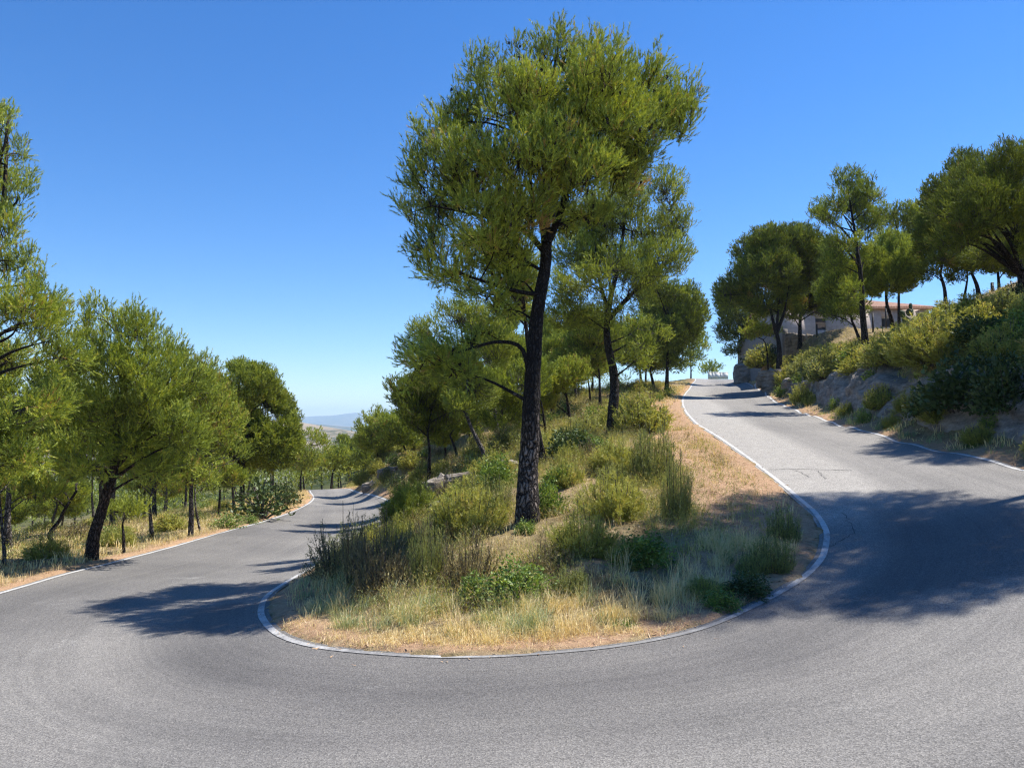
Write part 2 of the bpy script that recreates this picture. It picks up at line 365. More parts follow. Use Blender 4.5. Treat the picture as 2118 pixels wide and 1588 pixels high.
# ------------------------------------------------------------------ terrain height
ctrl = [p for p in RI[::5]] + [p for p in RO[::5]] + [np.array(p, float) for p in [
    (0, 0, 0), (0, 3, -0.28), (-4, 4, -0.72), (4, 4, -0.1), (-6.3, 9, -1.13), (6.8, 9.5, 0.02), (7.6, 12.5, 0.17), (-6.5, 14, -1.32),
    # median
    (0.27, 14, -0.25), (0.75, 18, 0.35), (3.4, 26, 1.19), (-0.9, 30, -0.2), (-3.3, 34, -0.85), (-2.9, 42, -0.3), (-7.2, 52, -0.9), (-10.4, 60, -1.6), (1.5, 34, 0.9), (2.9, 38, 1.36),
    (5.2, 45, 2.3), (5.1, 50, 2.7), (10.3, 62, 4.4), (-2.7, 50, 0.1), (2.4, 11.3, -0.38), (-2.2, 12, -0.85), (0, 10, -0.7), (3.6, 18, 0.62), (-2.4, 22, -0.75), (-8, 70, -2.0), (8, 80, 4.0), (15, 95, 6.3),
    # lower side, left
    (-9.9, 18, -1.6), (-10.9, 26, -2.24), (-11.3, 19.5, -1.78), (-11.2, 17, -1.58), (-14, 42, -3.4), (-18, 20, -2.4), (-30, 30, -4.2), (-25, 10, -2.6), (-26, 50, -5.2), (-45, 80, -11), (-22, 68, -5.4), (-10, 4, -1.0), (-14, -4, -1.2),
    (-45, 20, -7), (-45, 45, -9), (-30, 100, -9), (-5, 100, -4),
    # upper side, right
    (15.3, 33, 4.3), (17.4, 50, 5.0), (20.6, 55, 7.0), (20.9, 42, 6.2), (19.9, 38, 6.0), (22.4, 45, 6.6), (24.9, 50, 7.1), (29.5, 58, 8.0), (22.4, 39, 6.9), (28, 50, 8.0), (33, 58, 8.6), (36, 70, 8.9), (20, 60, 7.4), (40, 62, 9.2), (19.7, 35, 6.6), (18.6, 28, 6.2), (24, 38, 8.0), (30, 66, 9.0), (23, 74, 8.0), (15, 20, 3.9), (15, 12, 3.0), (21, 17, 6.0), (24, 26, 7.8), (14, 5, 1.9),
    (40, 50, 9.6), (45, 30, 10.5), (36, 85, 8.5), (34, 105, 7.6), (38, 120, 6), (24, 4, 5), (45, 5, 8), (12, -8, 0.8), (0, -12, 0), (35, 10, 8)]]
# verge then bank along the right road
_q = RO[(RO[:, 0] > 9.5) & (RO[:, 1] > 12.0) & (RO[:, 1] < 104)]; vp = smooth_path(_q[::6], 40)[::-1][::-1]; vd = np.gradient(vp, axis=0)
for i in range(0, 40):
    t = nrm(vd[i, :2]); n = np.array([-t[1], t[0]])          # away from the road (to the right)
    if n[0] < 0: n = -n
    if vp[i, 1] > 88: continue
    hb = 1.35 * sstep(11, 17, vp[i, 1]) * (1 - 0.55 * sstep(40, 85, vp[i, 1]))
    ctrl.append(np.array([*(vp[i, :2] + n * 0.9), vp[i, 2] + 0.08]))
    ctrl.append(np.array([*(vp[i, :2] + n * 2.0), vp[i, 2] + 0.08 + hb]))
ctrl = np.array(ctrl)
_, ui = np.unique(np.round(ctrl[:, :2], 1), axis=0, return_index=True); ctrl = ctrl[ui]
def tps_fit(c, lam=0.02):
    n = len(c); d2 = ((c[:, None, :2] - c[None, :, :2]) ** 2).sum(-1)
    K = 0.5 * d2 * np.log(d2 + 1e-9) + lam * np.eye(n) * 10
    Pm = np.hstack([np.ones((n, 1)), c[:, :2]])
    A = np.zeros((n + 3, n + 3)); A[:n, :n] = K; A[:n, n:] = Pm; A[n:, :n] = Pm.T
    return np.linalg.solve(A, np.concatenate([c[:, 2], np.zeros(3)]))
TW = tps_fit(ctrl)
def tps(x, y):
    x = np.asarray(x, float).ravel(); y = np.asarray(y, float).ravel(); out = np.empty(len(x))
    for a in range(0, len(x), 20000):
        xs, ys = x[a:a + 20000], y[a:a + 20000]
        d2 = (xs[:, None] - ctrl[None, :, 0]) ** 2 + (ys[:, None] - ctrl[None, :, 1]) ** 2
        out[a:a + 20000] = (0.5 * d2 * np.log(d2 + 1e-9)) @ TW[:len(ctrl)] + TW[-3] + TW[-2] * xs + TW[-1] * ys
    return out
_HX = np.arange(-45, 45.01, 0.25); _HY = np.arange(-12, 132.01, 0.25)
_a, _b = np.meshgrid(_HX, _HY); HG = tps(_a, _b).reshape(_a.shape)
def near_h(x, y):
    fx = np.clip((x + 45) / 0.25, 0, len(_HX) - 1.001); fy = np.clip((y + 12) / 0.25, 0, len(_HY) - 1.001); i = fx.astype(int); j = fy.astype(int); u = fx - i; v = fy - j
    return (HG[j, i] * (1 - u) + HG[j, i + 1] * u) * (1 - v) + (HG[j + 1, i] * (1 - u) + HG[j + 1, i + 1] * u) * v
def H(x, y):
    x = np.asarray(x, float); y = np.asarray(y, float); sh = x.shape; x = x.ravel(); y = y.ravel()
    cx = np.clip(x, -45, 45); cy = np.clip(y, -12, 132)
    e = np.hypot(x - cx, y - cy)
    z = near_h(cx, cy)
    far = -70 - 25 * fbm(x / 300.0, y / 300.0)
    w = sstep(0, 260, e)
    z = z * (1 - w) + far * w - 0.0 * e
    return z.reshape(sh)
def H1(x, y): return float(H(np.array([x]), np.array([y]))[0])

def seg_dist(x, y, poly):
    best = np.full(x.shape, 1e9)
    for a, b in zip(poly[:-1], poly[1:]):
        d = b - a; L = (d ** 2).sum() + 1e-12
        t = np.clip(((x - a[0]) * d[0] + (y - a[1]) * d[1]) / L, 0, 1)
        best = np.minimum(best, np.hypot(x - a[0] - t * d[0], y - a[1] - t * d[1]))
    return best
def in_poly(x, y, poly):
    ins = np.zeros(x.shape, bool); n = len(poly)
    for i in range(n):
        x1, y1 = poly[i]; x2, y2 = poly[(i + 1) % n]
        c = ((y1 > y) != (y2 > y)) & (x < (x2 - x1) * (y - y1) / (y2 - y1 + 1e-12) + x1)
        ins ^= c
    return ins
RI2 = RI[::6, :2]; RO2 = RO[::6, :2]
# asphalt reaches a little past the painted lines
def offset(poly, other, amt):
    d = nrm(other[:, :2] - poly[:, :2]); o = poly.copy(); o[:, :2] -= d * amt; return o
RIx = offset(RI, RO, 0.11); ROx = offset(RO, RI, 0.14)
ROAD_POLY = np.vstack([RIx[::6, :2], ROx[::6, :2][::-1]])
MED_POLY = RIx[::6, :2]
def road_signed(x, y):
    d = np.minimum(seg_dist(x, y, RIx[::6, :2]), seg_dist(x, y, ROx[::6, :2]))
    return np.where(in_poly(x, y, ROAD_POLY), d, -d)
def G(px, py, dmin=6, dmax=140):
    """where the line of sight through a picture point first meets the ground"""
    r = ray(px, py); ds = np.geomspace(dmin, dmax, 700)
    X = r[0] / r[1] * ds; Z = CAM_Z + r[2] / r[1] * ds
    hit = np.nonzero(Z < H(X, ds))[0]
    d = ds[hit[0]] if len(hit) else dmax
    return np.array([r[0] / r[1] * d, d, H1(r[0] / r[1] * d, d)])

def gaxis(a, b, step, ext, ratio=1.14):
    core = np.arange(a, b + 1e-6, step); up = []; v = b; s = step
    while v < ext: s *= ratio; v += s; up.append(v)
    dn = []; v = a; s = step
    while v > -ext: s *= ratio; v -= s; dn.append(v)
    return np.concatenate([dn[::-1], core, up])
gx = gaxis(-16, 21, 0.17, 8000); gy = gaxis(4, 66, 0.17, 15000)
X, Y = np.meshgrid(gx, gy); x = X.ravel(); y = Y.ravel()
z = H(x, y)
near = (np.abs(x) < 60) & (y > -30) & (y < 140)
rs = np.full(x.shape, -50.0); rs[near] = road_signed(x[near], y[near])
out_road = np.clip(-rs, 0, 3)
bump = fbm(x * 0.9, y * 0.9, 4) * 0.35 + fbm(x * 4.1, y * 4.1, 3) * 0.10
z = z + np.where(near, bump * sstep(0.0, 1.5, out_road) + 0.035 * sstep(0, 0.25, out_road) + fbm(x * 5, y * 5, 3) * 0.10 * sstep(-.16, .1, -rs), 0)
cell = np.maximum(np.repeat(np.gradient(gy), len(gx)), np.tile(np.gradient(gx), len(gy)))
z = z - np.where(rs > -1.5 * np.maximum(cell - .2, 0), 0.12 * sstep(0.0, 0.35, rs + 1.2 * np.maximum(cell - .2, 0)), 0) * (1 + 2 * (cell > .3))
spill = rs - (0.04 + 0.42 * fbm(x * 2.3, y * 2.3, 4))
z = np.where(near & (rs > -0.4), np.maximum(z, H(x, y) + 0.046 - 0.12 * sstep(-.05, 0.12, spill)), z)
litter = np.zeros(x.shape)
im = near & in_poly(x, y, MED_POLY)
di = np.full(x.shape, 99.0); di[near] = seg_dist(x[near], y[near], RIx[::6, :2])
wr = 0.45 + 0.9 * fbm(x * .8, y * .8, 3) + 1.45 * sstep(1.0, 4.0, x) * (1 - sstep(45, 60, y))        # wide bare verge along the rising road
litter = np.where(im, 1 - sstep(wr * 0.7, wr * 1.5, di), 0)
do = np.full(x.shape, 99.0); do[near] = seg_dist(x[near], y[near], ROx[::6, :2])
litter = np.maximum(litter, np.where(near & ~im, 0.9 * (1 - sstep(0.2, 0.8, do)), 0))
litter = np.maximum(litter, 0.8 * np.exp(-(((x + 14.5) / 2.5) ** 2 + ((y - 52) / 9) ** 2)))
nx, ny = len(gx), len(gy)
i = (np.arange(ny - 1)[:, None] * nx + np.arange(nx - 1)[None]).ravel()
faces = np.stack([i, i + 1, i + nx + 1, i + nx], 1)
ground = mesh_obj('ground', np.stack([x, y, z], 1), faces, M['ground'], smooth=True, attrs={'litter': litter, 'far': sstep(48, 75, np.hypot(x, (y - 25) * .8))})
setp(ground, kind='structure', label='dry pine-litter and soil ground of the hillside')

# ------------------------------------------------------------------ road surface and lines
NT = 34
tt = np.linspace(0, 1, NT)
RP = RIx[:, None, :] * (1 - tt)[None, :, None] + ROx[:, None, :] * tt[None, :, None]
x = RP[..., 0].ravel(); y = RP[..., 1].ravel(); z = H(x, y) + 0.022
cl = (RI + RO) / 2; s = np.concatenate([[0], np.cumsum(np.linalg.norm(np.diff(cl, axis=0), axis=1))])
S, T = np.meshgrid(s, tt, indexing='ij'); S = S.ravel(); T = T.ravel()
wid = np.linalg.norm(ROx - RIx, axis=1); W = np.repeat(wid, NT)
i = (np.arange(NS - 1)[:, None] * NT + np.arange(NT - 1)[None]).ravel()
faces = np.stack([i, i + 1, i + NT + 1, i + NT], 1)
tm = T * W
rightroad = (x > 0) & (y > 9)
worn = np.where(rightroad, (1 - sstep(1.2, 2.5, tm)) * sstep(12.0, 15.0, y) * (1 - 0.6 * sstep(30, 60, y)), 0) + np.where(rightroad, 0.35 * sstep(13, 17, y), 0)
worn = worn + np.where((x > 3) & (y > 9.5) & (y < 14), 0.5 * (1 - sstep(0.8, 1.2, tm)), 0)
worn = worn + 0.55 * np.where((x < 0) & (y > 12), 1 - sstep(1.0, 2.2, tm), 0)
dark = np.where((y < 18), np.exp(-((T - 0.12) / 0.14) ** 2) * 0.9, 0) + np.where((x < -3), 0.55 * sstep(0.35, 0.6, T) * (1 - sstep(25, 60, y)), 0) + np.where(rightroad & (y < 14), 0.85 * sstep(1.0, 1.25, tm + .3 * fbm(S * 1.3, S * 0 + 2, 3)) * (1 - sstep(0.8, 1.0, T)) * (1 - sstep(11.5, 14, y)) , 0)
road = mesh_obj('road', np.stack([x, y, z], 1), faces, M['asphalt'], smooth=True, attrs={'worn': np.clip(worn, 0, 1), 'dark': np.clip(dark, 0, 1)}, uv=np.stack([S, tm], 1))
setp(road, kind='structure', label='grey asphalt hairpin bend of a country road')

def strip(name, line, other, width, wear, label, skip=None, lift=0.030):
    d = nrm((other - line)[:, :2]); a = line[:, :2] - d * width / 2; b = line[:, :2] + d * width / 2
    V = np.empty((len(line) * 3, 3)); mid = (a + b) / 2
    for k, q in enumerate((a, mid, b)):
        V[k::3, 0] = q[:, 0]; V[k::3, 1] = q[:, 1]; V[k::3, 2] = H(q[:, 0], q[:, 1]) + lift
    j = np.arange(len(line) - 1)
    if skip is not None: j = j[~skip[:-1]]
    j = j * 3
    Fq = np.concatenate([np.stack([j, j + 1, j + 4, j + 3], 1), np.stack([j + 1, j + 2, j + 5, j + 4], 1)])
    o = mesh_obj(name, V, Fq, M['paint'], smooth=True, attrs={'wear': np.repeat(wear, 3)})
    setp(o, kind='structure', label=label); return o
li = smooth_path(inner_p, 1400); lo = smooth_path(outer_p, 1400)
oi = RO[np.linspace(0, NS - 1, 1400).astype(int)]
# pair the fine inner line with nearest outer points for its cross direction
tan = nrm(np.gradient(li[:, :2], axis=0)); nr = np.stack([-tan[:, 1], tan[:, 0]], 1)
med_in = in_poly(li[:, 0] + nr[:, 0] * .3, li[:, 1] + nr[:, 1] * .3, MED_POLY); nr[med_in] *= -1
other_i = li.copy(); other_i[:, :2] += nr
wear_i = 0.08 + 0.72 * np.exp(-((li[:, 0] - 1.0) / 2.2) ** 2) * (li[:, 1] < 10.2) + 0.34 * ((li[:, 1] < 12.5))
strip('road_marking', li, other_i, 0.092 - 0.03 * np.exp(-((li[:, :1] - .5) / 2.2) ** 2) * (li[:, 1:2] < 10), wear_i, 'worn white edge line round the inside of the bend')
tan = nrm(np.gradient(lo[:, :2], axis=0)); nr = np.stack([-tan[:, 1], tan[:, 0]], 1)
inr = in_poly(lo[:, 0] + nr[:, 0] * .3, lo[:, 1] + nr[:, 1] * .3, ROAD_POLY); nr[~inr] *= -1
other_o = lo.copy(); other_o[:, :2] += nr
strip('road_marking', lo, other_o, 0.095, np.full(1400, 0.08), 'white edge line along the outside of the bend')

# cracks: the transverse joint on the rising road and the runs below it
mb = MB()
def crack(pts, w):
    q = np.array([G(*p) for p in pts]); q = smooth_path(q, 24)
    q[:, :2] += rng.normal(size=(24, 2)) * 0.02
    tn = nrm(np.gradient(q[:, :2], axis=0)); nn = np.stack([-tn[:, 1], tn[:, 0]], 1) * w / 2 * rng.uniform(.5, 1.2, (24, 1))
    V = np.zeros((48, 3)); V[0::2, :2] = q[:, :2] - nn; V[1::2, :2] = q[:, :2] + nn; V[:, 2] = H(V[:, 0], V[:, 1]) + 0.027
    j = np.arange(23) * 2; mb.add(V, np.stack([j, j + 1, j + 3, j + 2], 1))
crack([(1590, 974), (1640, 972), (1700, 974), (1760, 975)], 0.025)
crack([(1640, 975), (1652, 978), (1668, 986), (1673, 990)], 0.015); crack([(1688, 976), (1694, 979), (1702, 988), (1709, 994)], 0.015)
crack([(1715, 1135), (1745, 1120), (1765, 1100), (1752, 1075), (1740, 1062)], 0.012)
o = mb.build('road_crack', M['crack']); setp(o, kind='structure', label='dark sealed cracks across the rising road')
#__PART2__
# ------------------------------------------------------------------ rock cutting along the rising road
def smooth1(a, w):
    k = np.hanning(2 * w + 1); k /= k.sum(); return np.convolve(np.pad(a, w, mode='edge'), k, 'valid')
sel = (vp[:, 1] > 13.5) & (vp[:, 1] < 80)
bp = smooth_path(vp[sel], 900); bt = nrm(np.gradient(bp[:, :2], axis=0)); bn = np.stack([-bt[:, 1], bt[:, 0]], 1); bn[bn[:, 0] < 0] *= -1
al = np.concatenate([[0], np.cumsum(np.linalg.norm(np.diff(bp, axis=0), axis=1))])
nt = 44; tv = np.linspace(0, 1, nt)
hb = 1.8 * sstep(13.5, 17.5, bp[:, 1]) * (1 - 0.5 * sstep(40, 80, bp[:, 1])) * (1 + 0.9 * fbm(al * 0.22, al * 0 + 3.3, 3))
A, Tq = np.meshgrid(al, tv, indexing='ij')
o = 0.95 + 0.95 * np.clip(Tq / 0.72, 0, 1) ** 1.6 + 1.1 * np.clip((Tq - 0.72) / 0.28, 0, 1)
zp = hb[:, None] * np.clip(Tq / 0.72, 0, 1) ** 0.8 + 0.25 * np.clip((Tq - 0.72) / 0.28, 0, 1)
dsp = (np.abs(fbm(A * 0.55, Tq * 2.2, 5)) * 1.1 + np.abs(fbm(A * 0.9 + 40, Tq * 5.5 + 9, 4)) * 0.55 - 0.14) * np.sin(np.clip(Tq * 1.15, 0, 1) * math.pi * 0.75)
dsp = dsp + (fbm(A * 2.6 + 7, Tq * 7 + 3, 4) * .42 + np.abs(fbm(A * 1.3 + 70, Tq * 3 + 5, 3)) * .5 - .08) * np.sin(np.clip(Tq * 1.1, 0, 1) * math.pi * .8)
strat = 0.30 * np.floor(Tq * 6 + 2.2 * fbm(A * 0.35, Tq * 0 + 1, 3)) / 6
o = o - dsp * 0.75 + strat * 0.5; o = np.maximum(o, 0.5)
x = bp[:, None, 0] + bn[:, None, 0] * o; y = bp[:, None, 1] + bn[:, None, 1] * o
z = bp[:, None, 2] + zp + dsp * 0.35
z = np.where(Tq > 0.9, np.minimum(z, H(x, y) + 0.10 - 0.6 * (Tq - 0.9) / 0.1), np.maximum(z, H(x, y) - 0.05)); z[:, 0] -= 0.3
i = (np.arange(899)[:, None] * nt + np.arange(nt - 1)[None]).ravel()
rf = mesh_obj('rock_face', np.stack([x, y, z], -1).reshape(-1, 3), np.stack([i, i + 1, i + nt + 1, i + nt], 1)[:, ::-1], M['rock'], smooth=False)
setp(rf, kind='structure', label='rough limestone cutting beside the rising road')

# ------------------------------------------------------------------ foliage building
class Soup:
    def __init__(s): s.T = []; s.t = []; s.m = []
    def tris(s, v0, v1, v2, tint, m=0):
        n = v0.reshape(-1, 3).shape[0]
        s.T.append(np.stack([v0.reshape(-1, 3), v1.reshape(-1, 3), v2.reshape(-1, 3)], 1)); s.t.append(np.broadcast_to(tint, v0.shape[:-1]).reshape(-1)); s.m.append(np.full(n, m))
    def build(s, name, mats, parent=None, loc=None):
        T = np.concatenate(s.T); t = np.concatenate(s.t)
        return mesh_obj(name, T.reshape(-1, 3), np.arange(len(T) * 3).reshape(-1, 3), None, parent, loc, attrs={'tint': np.repeat(t, 3)}, mats=mats, midx=np.concatenate(s.m))
    def count(s): return sum(len(a) for a in s.T)
def unit(n): return nrm(rng.normal(size=(n, 3)))
def needles(sp, pos, dr, L, tint, K, nl, nw, amin=0.25, amax=0.95, m=0, u0=0.0):
    n = len(pos); u = u0 + (1 - u0) * rng.random((n, K))
    b = pos[:, None] + dr[:, None] * (L[:, None] * u)[..., None]
    r = rng.normal(size=(n, K, 3)); r -= (r * dr[:, None]).sum(-1, keepdims=True) * dr[:, None]; r = nrm(r)
    a = rng.uniform(amin, amax, (n, K, 1)); nd = dr[:, None] * np.cos(a) + r * np.sin(a)
    sd = nrm(np.cross(nd, rng.normal(size=(n, K, 3)))) * (nw * 0.5)
    ln = nl * rng.uniform(0.65, 1.2, (n, K, 1))
    sp.tris(b - sd, b + sd, b + nd * ln, np.clip(tint[:, None] + rng.normal(0, 0.05, (n, K)), 0, 1), m)
def leaves(sp, c, out, size, asp, tint, m=0):
    n = len(c); a = nrm(out + rng.normal(size=(n, 3)) * 0.8); b = nrm(np.cross(a, rng.normal(size=(n, 3))))
    s = size * rng.uniform(0.6, 1.3, (n, 1)); tip = c + a * s; l = c + a * s * 0.45 + b * s * asp; r = c + a * s * 0.45 - b * s * asp
    sp.tris(c, l, tip, tint, m); sp.tris(c, tip, r, tint, m)

def pine(label, base, path, w, blobs, name='pine_tree', group=None, tint=0.42, mat='needle', bark='bark', dens=1.0, rc=None, limbs=(), taper=0.45, sparse=1.0, seed=None, cones=0, world=None, lod=None, twigf=0.22, fill=0.9, grow=1.0):
    """base=(px,py,d); path and blobs in picture points at that distance, or world=True for metres relative to the base"""
    global rng
    keep = rng
    if seed is not None: rng = np.random.default_rng(seed)
    if world:
        b0 = np.array([base[0], base[1], H1(base[0], base[1])]); d = lod or base[1]; mpp = None
        pth = np.array([[0, 0, -0.15]] + [list(p) for p in path], float)
        bl = [(np.array(q[:3], float), q[3], q[4]) for q in blobs]; rad0 = w / 2
    else:
        d = base[2]; q = P(*base); b0 = np.array([q[0], q[1], H1(q[0], q[1])]); k = d / 1590.0
        wob = rng.normal(0, 0.05, len(path))
        pth = np.array([[0, 0, -0.15]] + [list(P(px, py, d) - b0 + np.array([0, wb, 0])) for (px, py), wb in zip(path, wob)])
        bl = []
        for e in blobs:
            cx, cy = e[:2]; rx, ry = e[2] * grow, e[3] * grow; R = max(abs(e2[0] - path[-1][0]) for e2 in blobs) * k + 0.3
            lat = abs(cx - path[-1][0]) * k; room = math.sqrt(max(R * R - lat * lat, 0.09)) * 0.75
            dd = e[4] if len(e) > 4 else rng.uniform(-1, 1) * min(room, 2.2)
            bl.append((P(cx, cy, d + dd) - b0, rx * k, ry * k))
        rad0 = w * k / 2
        nb = len(bl)
        for _ in range(int(fill * nb)):
            c, rx, rz = bl[rng.integers(nb)]; o_ = sorted(range(nb), key=lambda i: np.linalg.norm(bl[i][0] - c))
            c2, rx2, rz2 = bl[o_[min(int(rng.integers(1, 4)), nb - 1)]]; u_ = rng.uniform(.3, .7)
            bl.append((c * u_ + c2 * (1 - u_) + rng.normal(0, .22, 3) * np.array([.5, 2.2, .5]), (rx + rx2) * .45, (rz + rz2) * .45))
    ld = lod or d; pm = ld / 769.0
    nl = max(0.070, 1.9 * pm); nw = max(0.0105, 0.48 * pm); SL = max(0.16, 2.9 * pm)
    rc = rc or max(0.26, 4.6 * pm); ns = int((30 if ld < 22 else 24 if ld < 45 else 18)); K = 22 if ld < 22 else 14 if ld < 45 else 10; ns = int(ns * (1.12 if ld < 22 else 1.08)); gap = (.29 if ld < 16 else .40) + .22 * (1 - sparse)
    root = empty(name, b0); setp(root, label=label, category='pine tree', group=group)
    tb = MB()
    tp = smooth_path(pth, max(16, len(pth) * 6)); L = np.linspace(0, 1, len(tp))
    rr = rad0 * (1 - (1 - taper) * L ** 0.8) * (1 + 0.35 * np.exp(-L / 0.05))
    tb.tube(tp, rr, 16 if ld < 22 else 9, 0.03 if ld < 22 else 0.02)
    axis = tp; axr = rr
    # leader through the crown centre
    top = max(bl, key=lambda q: q[0][2]); cen = np.mean([q[0] for q in bl], axis=0)
    lead = smooth_path([tp[-1], tp[-1] * 0.45 + (cen * 0.5 + top[0] * 0.5) * 0.55 + np.array([0.1, 0, 0.1]), top[0]], 16)
    tb.tube(lead, np.linspace(rr[-1] * 0.92, 0.02 + 0.1 * pm, 16), 7, 0.03)
    pts = [np.column_stack([tp[len(tp) // 3:], rr[len(tp) // 3:]]), np.column_stack([lead, np.linspace(rr[-1] * 0.9, 0.02, 16)])]
    for lp, lw in limbs:
        lq = np.array([P(a, b_, d + dd_) - b0 for a, b_, dd_ in lp]); lq = smooth_path(lq, 18); lr = np.linspace(lw * k / 2, max(0.012, 0.12 * pm), 18)
        tb.tube(lq, lr, 7, 0.03); pts.append(np.column_stack([lq, lr]))
    pts = np.concatenate(pts)
    tw = MB(); sp = Soup(); LQ = []
    for c, rx, rz in bl:
        # limb to the blob from a lower point of the axis
        dv = pts[:, :3] - c; hd = np.hypot(dv[:, 0], dv[:, 1]); sc = np.linalg.norm(dv, axis=1) + (0.35 if limbs else 1.1) * np.abs(dv[:, 2] + 0.55 * hd) + np.where(dv[:, 2] > 0.1, 1.5, 0)
        a = pts[np.argmin(sc)]; ln = np.linalg.norm(c - a[:3])
        lr0 = min(a[3] * 0.62, 0.014 + 0.018 * ln + 0.04 * pm)
        mid = a[:3] * 0.5 + c * 0.5 + np.array([0, 0, 0.07 * ln]) + rng.normal(0, 0.06 * ln, 3)
        lq = smooth_path([a[:3], mid, c], 9); tb.tube(lq, np.linspace(lr0, 0.006 + 0.08 * pm, 9), 5, 0.05); LQ.append(lq)
    # sprays: clump centres through the whole crown, kept apart, with irregular gaps
    cs = np.array([q[0] for q in bl]); R3 = np.array([[q[1] * 1.06, (q[1] + q[2]) * .62, q[2] * 1.06] for q in bl])
    vol = R3.prod(1) * 4.19; ntry = int(vol.sum() / (.92 * rc) ** 3 * dens) + 40
    w_ = rng.choice(len(bl), ntry, p=vol / vol.sum()); uu = unit(ntry) * rng.random((ntry, 1)) ** .40
    cand = cs[w_] + uu * np.maximum(R3[w_] - rc * .5, .08)
    gs = 1.15 if ld < 16 else .8; nc0 = rng.uniform(0, 60)
    gp = vnoise((cand[:, 0] * 1.35 + cand[:, 2] * 1.0) * gs + 31 + tint * 40, (cand[:, 1] * 1.35 + cand[:, 2] * 1.4) * gs + 57 + nc0); keep_ = gp > gap
    cand = cand[keep_]; w_ = w_[keep_]; got = []
    md = (rc * (.80 if ld < 22 else .88)) ** 2
    arr = np.empty((len(cand), 3)); m_ = 0
    for ii in range(len(cand)):
        if m_ == 0 or ((arr[:m_] - cand[ii]) ** 2).sum(1).min() > md: arr[m_] = cand[ii]; m_ += 1; got.append(ii)
    Q = arr[:m_]; w_ = w_[got]; nc = m_
    out = nrm(Q - np.array([cen[0], cen[1], cen[2] - 1.2])); own = nrm(Q - cs[w_] + 1e-6)
    ax = nrm(out * .55 + own * .35 + np.array([0, 0, .42]) + rng.normal(0, .30, (nc, 3)))
    ln = rc * rng.uniform(1.2, 2.1, nc); st0 = Q - ax * (ln * .55)[:, None]
    u = rng.random((nc, ns)) ** .75; lat = unit(nc * ns).reshape(nc, ns, 3) * (rng.random((nc, ns, 1)) ** .6) * (rc * (.30 + .45 * np.sin(u * 2.6)))[..., None]
    pos = st0[:, None] + ax[:, None] * (ln[:, None] * u)[..., None] + lat
    dr = nrm(ax[:, None] * .55 + lat / rc * .65 + np.array([0, 0, .38]) + rng.normal(0, .28, (nc, ns, 3)))
    ti = tint + rng.normal(0, .14, (nc, 1)) + rng.normal(0, .20, (nc, ns)); ti = np.where(rng.random((nc, ns)) < .012, 1.0, np.clip(ti, .02, .93))
    dead = rng.random(nc) < .012; ti[dead] = 1.0
    n_ = nc * ns; needles(sp, pos.reshape(-1, 3), dr.reshape(-1, 3), SL * rng.uniform(.6, 1.3, n_), ti.ravel(), K, nl, nw, .14, .75)
    for ii in range(nc):
        lq = LQ[w_[ii]]; s_ = lq[3 + int(np.argmin(((lq[3:] - st0[ii]) ** 2).sum(1)))]
        tw.tube([s_, (s_ + st0[ii]) * .5 + rng.normal(0, .05, 3) - np.array([0, 0, .04]), st0[ii], st0[ii] + ax[ii] * ln[ii] * .8], np.array([.010, .008, .006, .003]) + .05 * pm, 4)
        if twigf and rng.random() < twigf:
            for e in pos[ii, :5]: tw.tube([Q[ii], e], np.array([.005, .002]) + .03 * pm, 3)
        if cones and rng.random() < cones:
            for cpos in Q[ii] + unit(2) * rc * .7:
                for _ in range(1):
                    v = cpos + unit(36).reshape(12, 3, 3) * np.array([.030, .030, .045]); sp.tris(v[:, 0], v[:, 1], v[:, 2], np.zeros(12), 1)
    nq = sum(len(a) for a in tb.Q); tv_ = np.concatenate(tb.V + tw.V); tq_ = np.concatenate(tb.Q + [a + tb.n for a in tw.Q])
    mesh_obj('trunk', tv_, tq_, None, root, smooth=True, mats=[M[bark], M['twig' if bark != 'bark_main' else 'bark_brown']], midx=(np.arange(len(tq_)) >= nq).astype(int))
    sp.build('crown', [M[mat], M['cone']], root)
    rng = keep
    return root

